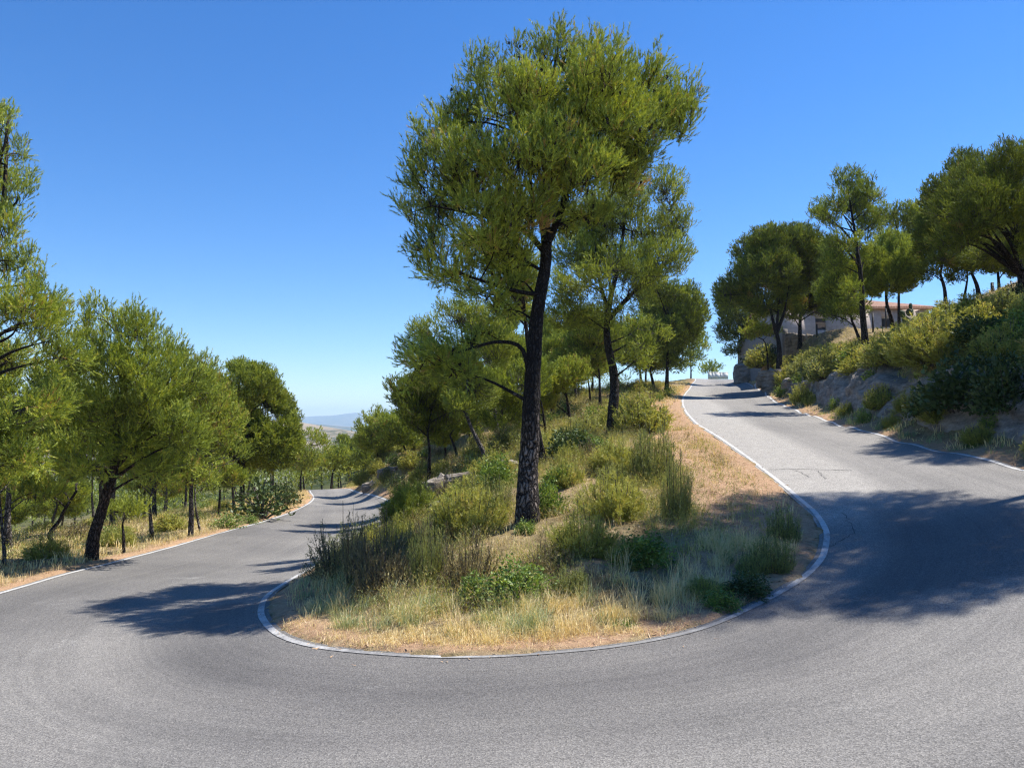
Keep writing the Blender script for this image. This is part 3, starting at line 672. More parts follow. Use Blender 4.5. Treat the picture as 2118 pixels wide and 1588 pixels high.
# ---- the big tree in the middle
pine('tall single pine with thick furrowed charred trunk in the middle of the bend', (1091, 1088, 14),
     [(1091, 1040), (1092, 980), (1096, 920), (1098, 860), (1101, 790), (1105, 720), (1110, 660), (1119, 600), (1128, 550), (1130, 505)], 50,
     [(1150, 114, 66, 54, 0.2), (1075, 118, 46, 45, -.3), (1005, 150, 52, 50, .2), (1225, 138, 62, 48, -.4), (1335, 163, 55, 52, .3), (1390, 215, 58, 62, .1), (1400, 270, 36, 36, -.3),
      (965, 235, 58, 52, .4), (1090, 215, 80, 65, -1.2), (1100, 200, 70, 60, 1.3), (1225, 230, 80, 70, -1.0), (1240, 220, 80, 70, 1.3), (1320, 265, 70, 70, -.7),
      (895, 290, 45, 48, -.3), (860, 370, 45, 55, .3), (950, 345, 75, 58, -1.0), (1000, 320, 70, 55, 1.2), (1070, 330, 85, 60, -1.5), (1180, 340, 75, 62, -1.3), (1190, 340, 80, 60, 1.5), (1285, 355, 62, 62, .5),
      (850, 440, 42, 28, 0), (925, 425, 75, 45, .9), (1010, 430, 65, 42, -1.2), (1040, 400, 70, 50, 1.4), (1225, 440, 50, 36, -.6), (1150, 420, 60, 45, 1.6),
      (878, 545, 42, 40, .3), (1045, 500, 60, 40, -.5), (1065, 580, 50, 36, .4), (970, 490, 52, 34, -.4), (1100, 450, 50, 40, -.9), (1175, 470, 45, 36, .6), (935, 562, 62, 38, -.5), (1000, 535, 60, 40, .5), (1012, 612, 50, 28, -.3), (900, 490, 40, 25, 0.8),
      (885, 738, 58, 46, .3), (940, 765, 52, 40, -.3), (965, 700, 45, 32, .2), (860, 770, 26, 32, 0.4), (1010, 690, 48, 28, .6)],
     bark='bark_main', tint=0.46, seed=11, cones=0.22, twigf=0.3,
     limbs=[(((1128, 530, 0), (1122, 470, -.1), (1100, 400, -.4), (1095, 300, -.8)), 16), (((1130, 510, 0), (1160, 440, -.1), (1190, 350, -.3), (1290, 260, -.3), (1370, 220, 0)), 17),
            (((1126, 520, 0), (1075, 470, -.3), (990, 445, -.2), (890, 425, 0)), 14), (((1118, 610, 0), (1060, 600, -.3), (980, 575, -.2), (890, 550, .2)), 10),
            (((1096, 790, -.02), (1086, 735, -.12), (1068, 712, -.2), (1020, 708, -.2), (950, 728, 0), (885, 745, .2)), 11), (((1122, 560, 0), (1060, 530, .3), (1000, 540, .4)), 8)])
# ---- second tree, lighter, behind on the shelf
pine('feathery light green pine standing right behind the big central tree', (1266, 905, 26),
     [(1268, 850), (1272, 800), (1268, 760), (1258, 715), (1256, 670), (1262, 620)], 26,
     [(1300, 420, 50, 55), (1375, 400, 42, 55), (1405, 450, 35, 45), (1340, 480, 60, 50), (1395, 530, 35, 45), (1335, 550, 60, 45), (1255, 560, 70, 55), (1195, 590, 60, 45), (1270, 640, 80, 45), (1345, 690, 40, 36), (1175, 650, 55, 40), (1230, 480, 60, 60), (1300, 600, 60, 45), (1320, 740, 45, 28), (1185, 520, 60, 45), (1300, 350, 40, 36), (1250, 420, 55, 50), (1220, 540, 60, 45)],
     tint=0.5, mat='needle_yellow', seed=12, sparse=0.85, limbs=[(((1260, 660, 0), (1310, 605, -.2), (1370, 555, -.2), (1420, 485, 0)), 12), (((1258, 640, 0), (1240, 580, 0), (1230, 500, .2)), 10)])
pine('slim dark pine trunk leaning in just behind the big charred trunk', (1127, 985, 19.5), [(1120, 940), (1108, 880), (1101, 820), (1098, 760), (1090, 690)], 20,
     [(1050, 640, 45, 32), (1085, 600, 50, 40), (1010, 560, 60, 42), (960, 600, 42, 30), (1040, 500, 62, 44), (1075, 550, 50, 40), (985, 510, 45, 36), (1060, 450, 55, 40)], tint=0.4, seed=13)
# ---- the rest of the trees: label, base, path, width, blobs, options
TREES = [
 # on the slope between the two roads
 ('pine with a long pale trunk leaning left above a patch of shade', (1011, 972, 30), [(1004, 945), (990, 915), (975, 885), (962, 850)], 13, [(890, 690, 40, 32), (950, 660, 55, 32), (1015, 715, 48, 45), (985, 795, 48, 50), (950, 740, 50, 40), (945, 835, 30, 22)], dict(grow=1.18, tint=.52, bark='bark_grey', mat='needle_yellow')),
 ('straight dark trunked pine with a broad dense crown by the road bank', (887, 990, 34), [(888, 960), (889, 930), (884, 898)], 10, [(868, 835, 58, 48), (825, 870, 36, 30), (905, 790, 52, 32), (925, 855, 36, 36), (820, 800, 22, 18), (880, 880, 50, 25)], dict(grow=1.18, mat='needle_dark', tint=.36)),
 ('slender pine leaning left beyond the rock ledges', (948, 947, 42), [(940, 925), (930, 900)], 8, [(925, 878, 36, 26), (955, 868, 30, 24)], dict(grow=1.18, tint=.5)),
 ('small crooked pine over a fallen pale log on the slope', (920, 947, 44), [(921, 930), (918, 912)], 7, [(905, 895, 28, 22), (925, 905, 22, 14)], dict(grow=1.18, tint=.45)),
 ('round crowned pine on the slope left of the straight trunk', (838, 953, 52), [(839, 935), (831, 912)], 6, [(822, 888, 42, 30), (845, 905, 28, 18)], dict(grow=1.18, tint=.4)),
 ('pale feathery pine beside the far end of the lower road', (783, 962, 60), [(782, 945), (778, 928)], 6, [(775, 890, 32, 36), (758, 910, 22, 26), (790, 915, 22, 20)], dict(grow=1.18, tint=.56, mat='needle_yellow')),
 ('thin pine with a straight stem behind the leaning pale trunk', (972, 924, 50), [(971, 900), (969, 880)], 5, [(1000, 868, 36, 32), (965, 855, 28, 26)], dict(grow=1.18, tint=.45)),
 ('thin dark pine seen just right of the big charred trunk', (1130, 910, 34), [(1127, 880), (1119, 830)], 8, [(1055, 800, 55, 45), (1040, 850, 45, 36), (1100, 780, 40, 36)], dict(grow=1.18, tint=.46)),
 ('pine with a leaning stem and a low yellow crown right of the charred trunk', (1182, 888, 38), [(1177, 850), (1168, 797)], 9, [(1150, 785, 40, 24), (1180, 770, 36, 28), (1120, 830, 30, 24)], dict(grow=1.18, tint=.6, mat='needle_yellow')),
 ('pine with a straight dark stem and deep green crown on the shelf', (1242, 852, 45), [(1241, 815), (1240, 774)], 9, [(1210, 725, 50, 45), (1180, 750, 36, 32), (1240, 700, 45, 40), (1215, 670, 40, 30)], dict(grow=1.18, tint=.36)),
 ('thin stemmed pine on the shelf beside the deep green crown', (1221, 842, 50), [(1220, 815), (1216, 780)], 6, [(1190, 700, 40, 35), (1225, 760, 28, 20)], dict(grow=1.18, tint=.42)),
 ('thin pine between the charred trunk and the shelf pines', (1191, 842, 55), [(1190, 815), (1188, 790)], 5, [(1170, 745, 38, 34), (1150, 715, 36, 30)], dict(grow=1.18, tint=.46)),
 ('pine with bright lower branches left of the rising road', (1326, 803, 60), [(1325, 780), (1322, 755)], 7, [(1310, 720, 45, 36), (1345, 740, 40, 28), (1320, 690, 40, 32)], dict(grow=1.18, tint=.5)),
 ('slim pine in the trunk cluster left of the rising road', (1337, 803, 63), [(1336, 780), (1338, 750)], 6, [(1350, 650, 40, 36), (1340, 620, 36, 30)], dict(grow=1.18, tint=.4)),
 ('twin stemmed pine in the trunk cluster left of the rising road', (1352, 810, 58), [(1350, 790), (1344, 765)], 9, [(1380, 700, 40, 34), (1360, 740, 36, 24)], dict(grow=1.18, tint=.38)),
 ('big rounded pine beside the verge of the rising road', (1378, 810, 55), [(1380, 780), (1380, 735)], 11, [(1385, 640, 50, 48), (1415, 690, 36, 45), (1360, 600, 36, 28), (1440, 660, 26, 36), (1400, 745, 36, 26), (1420, 620, 30, 36), (1375, 690, 45, 40)], dict(tint=.34)),
 ('pine at the crest on the left of the rising road', (1429, 778, 108), [(1429, 760), (1428, 742)], 4, [(1435, 735, 24, 22), (1455, 715, 14, 20), (1440, 700, 22, 22), (1420, 755, 18, 12)], dict(tint=.38)),
 ('small light pine beyond the crest by the white blocks', (1472, 790, 125), [(1472, 780)], 3, [(1470, 762, 20, 14), (1455, 768, 12, 10), (1485, 768, 10, 8)], dict(tint=.55)),
 # far bend of the lower road
 ('olive coloured pine with two short trunks at the far bend', (622, 1010, 80), [(622, 990), (624, 972)], 6, [(640, 920, 34, 28), (610, 950, 30, 24), (655, 945, 30, 22), (630, 960, 30, 14), (600, 915, 26, 26)], dict(grow=1.18, tint=.56, mat='needle_yellow')),
 ('dark leaning pine at the very end of the lower road', (684, 1006, 86), [(687, 985), (692, 970)], 6, [(690, 950, 26, 20), (672, 962, 20, 14), (705, 935, 18, 16)], dict(grow=1.18, tint=.46)),
 ('bright green rounded pine at the very end of the lower road', (700, 1007, 92), [(700, 990), (702, 980)], 4, [(716, 945, 22, 22), (712, 965, 24, 14), (728, 960, 14, 16)], dict(grow=1.18, tint=.52)),
 ('small dark pine above the far inside verge of the lower road', (752, 990, 76), [(752, 975), (750, 960)], 5, [(750, 945, 24, 20), (765, 960, 20, 16)], dict(grow=1.18, tint=.4)),
 # below the lower road, left
 ('pine with a thick dark trunk leaning right over the lower road', (188, 1160, 18), [(198, 1110), (210, 1060), (222, 1015), (232, 980), (240, 920), (248, 850)], 27, [(232, 640, 42, 36), (285, 680, 52, 42), (195, 700, 45, 45), (345, 735, 52, 45), (260, 760, 70, 50), (400, 790, 40, 36), (325, 820, 75, 48), (235, 850, 80, 50), (160, 890, 70, 48), (275, 920, 75, 40), (375, 880, 55, 45), (335, 965, 60, 30), (110, 930, 55, 36), (190, 960, 60, 32)], dict(tint=.5, sparse=.8, bark='bark_brown')),
 ('tall pine reaching in from the left with its trunk out of view', (-75, 1200, 15), [(-70, 1100), (-60, 950), (-45, 800), (-40, 650), (-35, 500)], 34, [(16, 250, 27, 32, .2), (0, 300, 34, 40, 0), (0, 345, 30, 36, .3), (38, 400, 32, 38, 0), (10, 470, 45, 40, -.4), (8, 435, 36, 34, .3), (25, 540, 55, 42), (85, 585, 42, 36), (40, 640, 75, 45), (110, 650, 38, 36), (20, 740, 65, 52), (115, 740, 60, 45), (40, 850, 70, 50), (125, 830, 50, 36), (25, 950, 60, 42), (-70, 350, 60, 80), (-110, 560, 80, 90), (-110, 760, 90, 90), (-60, 900, 80, 60)], dict(sparse=1.35, tint=.48, limbs=[(((-35, 500, 0), (-20, 400, 0), (5, 320, 0), (16, 250, 0)), 9), (((-35, 520, 0), (0, 460, 0), (40, 410, 0)), 7)])),
 ('slim grey trunked pine at the left edge beside the verge', (10, 1173, 17), [(9, 1130), (5, 1080), (2, 1020)], 9, [(35, 1000, 45, 36), (85, 1015, 42, 22), (10, 960, 45, 36)], dict(grow=1.18, tint=.52, bark='bark_grey')),
 ('crooked bare S shaped pine with sparse twigs in the left wood', (139, 1154, 19.5), [(122, 1128), (109, 1105), (122, 1078), (134, 1055), (160, 1015)], 11, [(160, 1000, 45, 18), (120, 1010, 32, 14)], dict(tint=.3, sparse=.4)),
 ('stumpy pine sapling with a low yellow green tuft beside the leaning trunk', (255, 1146, 20), [(256, 1120), (253, 1085)], 9, [(270, 1055, 42, 18), (235, 1058, 28, 14)], dict(tint=.6, mat='needle_yellow')),
 ('grey trunked pine mid way between leaning trunk and twin stems', (316, 1120, 24), [(315, 1085), (311, 1035)], 11, [(330, 985, 60, 34), (290, 1000, 45, 26), (310, 1030, 40, 16)], dict(tint=.5, bark='bark_grey')),
 ('pine with a straight pale grey trunk close to the white line', (394, 1113, 25), [(395, 1070), (398, 1003), (405, 950)], 13, [(405, 775, 42, 40), (432, 815, 42, 40), (405, 940, 60, 45), (450, 880, 52, 52), (375, 970, 45, 34), (465, 960, 45, 36), (400, 860, 60, 45)], dict(grow=1.18, tint=.52, bark='bark_grey')),
 ('thin wavy stem growing against the straight pale grey trunk', (417, 1098, 27), [(409, 1075), (406, 1040), (404, 1000)], 6, [(440, 1000, 36, 20), (410, 985, 36, 20)], dict(grow=1.18, tint=.45, bark='bark_grey')),
 ('thin pine deeper in the wood behind the pale grey trunk', (453, 1052, 36), [(454, 1030), (455, 1000)], 7, [(465, 985, 40, 26), (440, 970, 36, 26)], dict(grow=1.18, tint=.46)),
 ('tall olive pine rising behind the big leafy shrub', (501, 1000, 40), [(503, 960), (508, 920), (514, 880)], 12, [(520, 795, 48, 34), (470, 795, 36, 36), (560, 840, 36, 45), (510, 870, 62, 46), (440, 850, 45, 45), (560, 920, 52, 46), (470, 935, 50, 38), (598, 895, 26, 36), (505, 765, 30, 16)], dict(grow=1.18, tint=.46, mat='needle_yellow')),
 # upper side, right
 ('tall slim pine with an open crown of bare branches above the bank', (1794, 750, 33), [(1790, 710), (1784, 640), (1779, 580), (1775, 530)], 17, [(1750, 375, 42, 30), (1795, 400, 30, 34), (1705, 425, 26, 24), (1740, 430, 42, 32), (1805, 460, 22, 32), (1690, 450, 20, 16), (1770, 480, 36, 30), (1745, 500, 46, 38), (1715, 450, 34, 28), (1790, 535, 36, 32), (1730, 545, 34, 28), (1770, 600, 40, 28)], dict(tint=.4, sparse=.6, twigf=.6)),
 ('forked dark pine with a broad crown on the rock bank', (1611, 765, 50), [(1611, 720), (1606, 685)], 15, [(1600, 495, 52, 30), (1545, 525, 36, 36), (1655, 500, 45, 36), (1590, 560, 62, 46), (1530, 585, 36, 36), (1650, 570, 52, 46), (1560, 630, 45, 30), (1500, 610, 24, 34), (1695, 530, 36, 45), (1610, 620, 40, 24)], dict(mat='needle_dark', fill=1.7, tint=.36, limbs=[(((1606, 690, 0), (1596, 650, 0), (1588, 600, .3)), 9), (((1606, 690, 0), (1622, 645, 0), (1632, 590, -.3)), 9)])),
 ('dark trunked pine with a bright low bough in front of the house', (1655, 716, 55), [(1655, 680), (1656, 640)], 11, [(1695, 590, 56, 48), (1682, 632, 40, 20), (1735, 600, 42, 45), (1640, 620, 40, 26), (1720, 550, 40, 36), (1700, 640, 50, 16), (1635, 652, 30, 18), (1640, 590, 40, 36)], dict(mat='needle_dark', fill=1.7, tint=.42)),
 ('yellow green pine leaning left in front of the tiled roof', (1852, 686, 42), [(1844, 660), (1835, 631), (1832, 600)], 11, [(1840, 520, 46, 40), (1880, 555, 28, 36), (1850, 580, 46, 30), (1805, 590, 36, 28), (1800, 545, 36, 32)], dict(fill=1.7, tint=.56, mat='needle_yellow')),
 ('upright pine behind the yellow green one near the tiled roof', (1860, 664, 47), [(1859, 630), (1858, 595)], 9, [(1848, 440, 40, 30), (1888, 470, 32, 34), (1868, 505, 40, 34), (1900, 500, 24, 30), (1840, 480, 34, 30)], dict(fill=1.7, tint=.44)),
 ('thin pine stem leaning left across the lower terrace', (1782, 724, 40), [(1774, 695), (1760, 660)], 9, [(1750, 640, 44, 26), (1715, 650, 30, 18), (1735, 575, 36, 36), (1760, 540, 36, 40)], dict(tint=.44)),
 ('dark pine beside the grey retaining wall at the crest', (1537, 752, 76), [(1537, 710), (1537, 665)], 8, [(1520, 640, 40, 40), (1492, 600, 16, 24), (1550, 690, 36, 18), (1505, 685, 28, 24), (1520, 725, 26, 14), (1550, 650, 36, 30)], dict(mat='needle_dark', tint=.28)),
 ('small leafy light green tree on the bank before the retaining wall', (1590, 733, 55), [(1584, 715), (1568, 698)], 4, [(1550, 690, 26, 16), (1578, 683, 24, 14), (1600, 690, 20, 12), (1565, 672, 22, 12)], dict(tint=.62, mat='needle_yellow')),
 ('large spreading dark pine at the right edge of the hillside', (2116, 604, 28), [(2110, 570), (2108, 530), (2100, 480)], 20, [(2080, 335, 46, 40), (2112, 318, 36, 26), (2010, 370, 55, 40), (1965, 430, 46, 40), (2060, 420, 62, 45), (2000, 475, 55, 36), (2100, 470, 55, 45), (1950, 500, 36, 26), (2050, 525, 62, 22), (2020, 420, 60, 45), (2090, 390, 50, 40), (2150, 400, 55, 70), (2160, 500, 50, 50)], dict(mat='needle_dark', fill=1.7, tint=.34)),
 ('pine with a straight trunk leftmost on the skyline of the hillside', (1955, 640, 36), [(1953, 605), (1947, 566)], 11, [(1950, 395, 42, 30), (1990, 335, 36, 26), (1930, 420, 26, 26), (1940, 530, 36, 30), (1920, 565, 34, 20), (1960, 470, 45, 40), (1930, 480, 36, 40), (1985, 520, 40, 36)], dict(mat='needle_dark', fill=1.7, tint=.26)),
 ('crooked thin pine between two straight trunks on the skyline', (1986, 640, 37), [(1994, 615), (1998, 580)], 8, [(1995, 545, 36, 22), (1975, 575, 28, 14)], dict(mat='needle_dark', fill=1.7, tint=.34)),
 ('pine leaning left in the middle of the hillside skyline', (2026, 618, 37), [(2020, 595), (2012, 565)], 12, [(2005, 530, 46, 28), (2045, 545, 40, 22), (2030, 490, 50, 34)], dict(mat='needle_dark', fill=1.7, tint=.32)),
 ('thin dark trunk second from the edge on the hillside skyline', (2066, 606, 40), [(2065, 585), (2062, 555)], 9, [(2070, 545, 55, 22), (2085, 500, 50, 36), (2110, 555, 36, 22), (2040, 480, 50, 40)], dict(mat='needle_dark', fill=1.7, tint=.3)),
]
for n_, (lab, b, pa, w_, bl_, kw) in enumerate(TREES):
    pine(lab, b, pa, w_, bl_, seed=100 + n_, **kw)
# trees of the upper bank standing beside the bend, out of the picture to the right; their shade lies across the road
def round_crown(h, r, n, zr):
    out = []
    for i in range(n):
        u = unit(1)[0]; out.append((u[0] * r * .75, u[1] * r * .75, h - zr + u[2] * zr * .8, r * .42, zr * .36))
    return out
for (bx, by, h, r, n_, zr, lab) in [(13.4, 15.0, 15.5, 2.9, 24, 2.9, 'tall pine of the right bank shading the middle of the bend'),
                                    (18.9, 21.6, 9.2, 2.7, 18, 2.4, 'pine of the right bank whose shade crosses the rising road')]:
    pine(lab, (bx, by), [(0.1, 0, 1.0), (0.3, 0.1, 2.4), (0.1, 0, h - zr * 1.6)], 0.4, round_crown(h, r, n_, zr), world=True, lod=24, seed=int(bx * 10), tint=.36, sparse=1.2, dens=1.0, fill=.6)
# wood below the lower road: three trees, then copies
protos = [pine('pine tree in the wood below the lower road', (-17, 34 + i), [(0.1, 0, 1.0), (-0.15 + .2 * i, 0, 2.2)], 0.26, round_crown(5.4 + .5 * i, 2.0, 12, 1.7), world=True, lod=38, seed=300 + i, tint=.44, group='pines in the wood below the lower road', bark='bark_grey') for i in range(3)]
spots = [(-17, 33), (-15.5, 29), (-20, 27), (-24, 35), (-19, 40), (-16.5, 46), (-26, 44), (-22, 52), (-30, 38), (-33, 50), (-18, 58), (-27, 60), (-36, 62), (-40, 46), (-24, 70), (-33, 74), (-21, 22.5), (-27, 28), (-34, 30), (-15.2, 23.5), (-42, 70), (-30, 84), (-17.5, 38), (-22, 31), (-40, 34), (-20, 64), (-28, 52)]
for i, (bx, by) in enumerate(spots):
    o = protos[i] if i < 3 else copy_tree(protos[i % 3])
    o.location = (bx, by, H1(bx, by)); o.rotation_euler.z = rng.uniform(0, 6.28); s_ = rng.uniform(.8, 1.15); o.scale = (s_, s_, s_ * rng.uniform(.9, 1.1))
# trees further down behind the slope between the roads
spots = [(-1, 44), (2.5, 48), (0, 54), (-4, 57), (6, 58), (4.5, 54), (-6, 62), (-3, 66), (1, 60), (4, 66), (-9, 72), (-2, 76), (6, 74), (-13, 82), (-6, 86), (2, 56), (9, 86), (-16, 92), (0, 92), (-10, 98), (-22, 100)]
for i, (bx, by) in enumerate(spots):
    o = copy_tree(protos[i % 3]); o['label'] = 'pine tree far back between the two roads'; o['group'] = 'pines far back between the two roads'
    o.location = (bx, by, H1(bx, by)); o.rotation_euler.z = rng.uniform(0, 6.28); s_ = rng.uniform(.85, 1.25); o.scale = (s_, s_, s_)
#__PART3__
# ------------------------------------------------------------------ shrubs
def shrub_proto(kind, lod, seed):
    """unit shrub about 1 m wide and 1 m high -> (stem mesh object, foliage mesh object)"""
    global rng
    keep = rng; rng = np.random.default_rng(seed)
    pm = lod / 769.0; sp = Soup(); st = MB()
    nw = max(0.007, 0.42 * pm); far = lod > 25
    if kind in ('rosemary', 'gorse', 'drybrown', 'sapling'):
        n = {'rosemary': 80, 'gorse': 130, 'drybrown': 70, 'sapling': 130}[kind]
        nk = {'rosemary': 0.040, 'gorse': 0.06, 'drybrown': 0.035, 'sapling': 0.09}[kind]
        for i in range(n):
            a = rng.uniform(0, 6.283); r0 = 0.16 * math.sqrt(rng.random()); sp_ = (1.0 if kind != 'rosemary' else 0.8) * math.sqrt(rng.random())
            b = np.array([math.cos(a) * r0, math.sin(a) * r0, -0.03]); ln = (rng.uniform(.55, 1.05) if kind == 'sapling' else rng.uniform(.3, 1.12)) * (1 - .25 * sp_)
            tip = np.array([math.cos(a) * sp_ * .52, math.sin(a) * sp_ * .52, ln * (1 - .42 * sp_ * sp_)]) + rng.normal(0, .03, 3)
            mid = b * .45 + tip * .55 + np.array([math.cos(a), math.sin(a), 0]) * (.06 if kind != 'rosemary' else .12) * sp_ - [0, 0, .03]
            q = smooth_path([b, mid, tip], 9); st.tube(q[::2], np.linspace(.009, .003, 5) + .02 * pm, 3)
            t0 = rng.normal(.45, .16)
            for k in range(2 if not far else 3, 8):
                pos = q[k:k + 1]; dv = nrm(q[k + 1:k + 2] - pos); m_ = 1 if far else 3
                if kind == 'drybrown' and rng.random() < .35: continue
                ex = pos + rng.normal(0, .035, (m_ + 1, 3)); dd = nrm(dv + rng.normal(0, .35, (m_ + 1, 3)))
                needles(sp, ex, dd, np.full(m_ + 1, .11), np.clip(t0 + rng.normal(0, .1, m_ + 1), 0, .97), 13 if not far else 8, max(nk, 1.6 * pm), nw, .3, 1.0)
    else:
        n = 2600 if not far else 900
        u = unit(n); u[:, 2] = np.abs(u[:, 2]) * 1.0 - .12; rd = rng.random((n, 1)) ** .4
        lump = 0.78 + 0.42 * (np.sin(u[:, :1] * 5 + seed) * np.cos(u[:, 1:2] * 6 + seed * 2) * .6 + rng.normal(0, .12, (n, 1)))
        c = u * rd * lump * np.array([.5, .5, .8]) + [0, 0, .14]; c[:, 2] = np.maximum(c[:, 2], 0.0)
        sz = max({'lentisk': .055, 'darkleaf': .06, 'drylf': .05}.get(kind, .055), 1.5 * pm)
        tn = np.clip(.42 + .28 * np.sin(c[:, 0] * 9) * np.cos(c[:, 1] * 8 + c[:, 2] * 7) + rng.normal(0, .15, n), 0, 1)
        leaves(sp, c, u + [0, 0, .4], sz, .28, tn)
        for i in range(26):
            e = c[rng.integers(n)]; st.tube([[0, 0, -.03], e * [.4, .4, .55], e], np.array([.014, .009, .004]) + .02 * pm, 4)
    mt = {'rosemary': 'rosemary', 'gorse': 'gorse', 'drybrown': 'drybrown', 'sapling': 'needle_dark', 'lentisk': 'lentisk', 'darkleaf': 'darkleaf'}[kind]
    f = sp.build('foliage', [M[mt]]); s = st.build('stem', M['twig'])
    rng = keep
    return f, s
PROTO = {}
def shrub(kind, pos, w, h, label, name='shrub', group=None, rz=None, cat='shrub', tilt=0.0):
    lod = 'n' if pos[1] < 24 else 'f'; var = int(rng.integers(2)); key = (kind, lod, var)
    first = key not in PROTO
    if first: PROTO[key] = shrub_proto(kind, 11 if lod == 'n' else 34, 500 + len(PROTO))
    r = empty(name, pos); r.scale = (w, w, h); r.rotation_euler = (tilt, 0, rng.uniform(0, 6.28) if rz is None else rz)
    setp(r, label=label, category=cat, group=group)
    for o in PROTO[key]:
        c = o if first else o.copy()
        if not first: col.objects.link(c)
        c.parent = r
    return r
def shrub_px(kind, px, py, wpx, hpx, label, **k):
    g = G(px, py); m_ = g[1] / 1590.0
    g = g.copy(); g[1] += wpx * m_ * 0.3; g[0] *= g[1] / (g[1] - wpx * m_ * 0.3); g[2] = H1(g[0], g[1]) - 0.03
    return shrub(kind, g, wpx * m_ * 1.08, hpx * m_ * 1.05, label, **k)
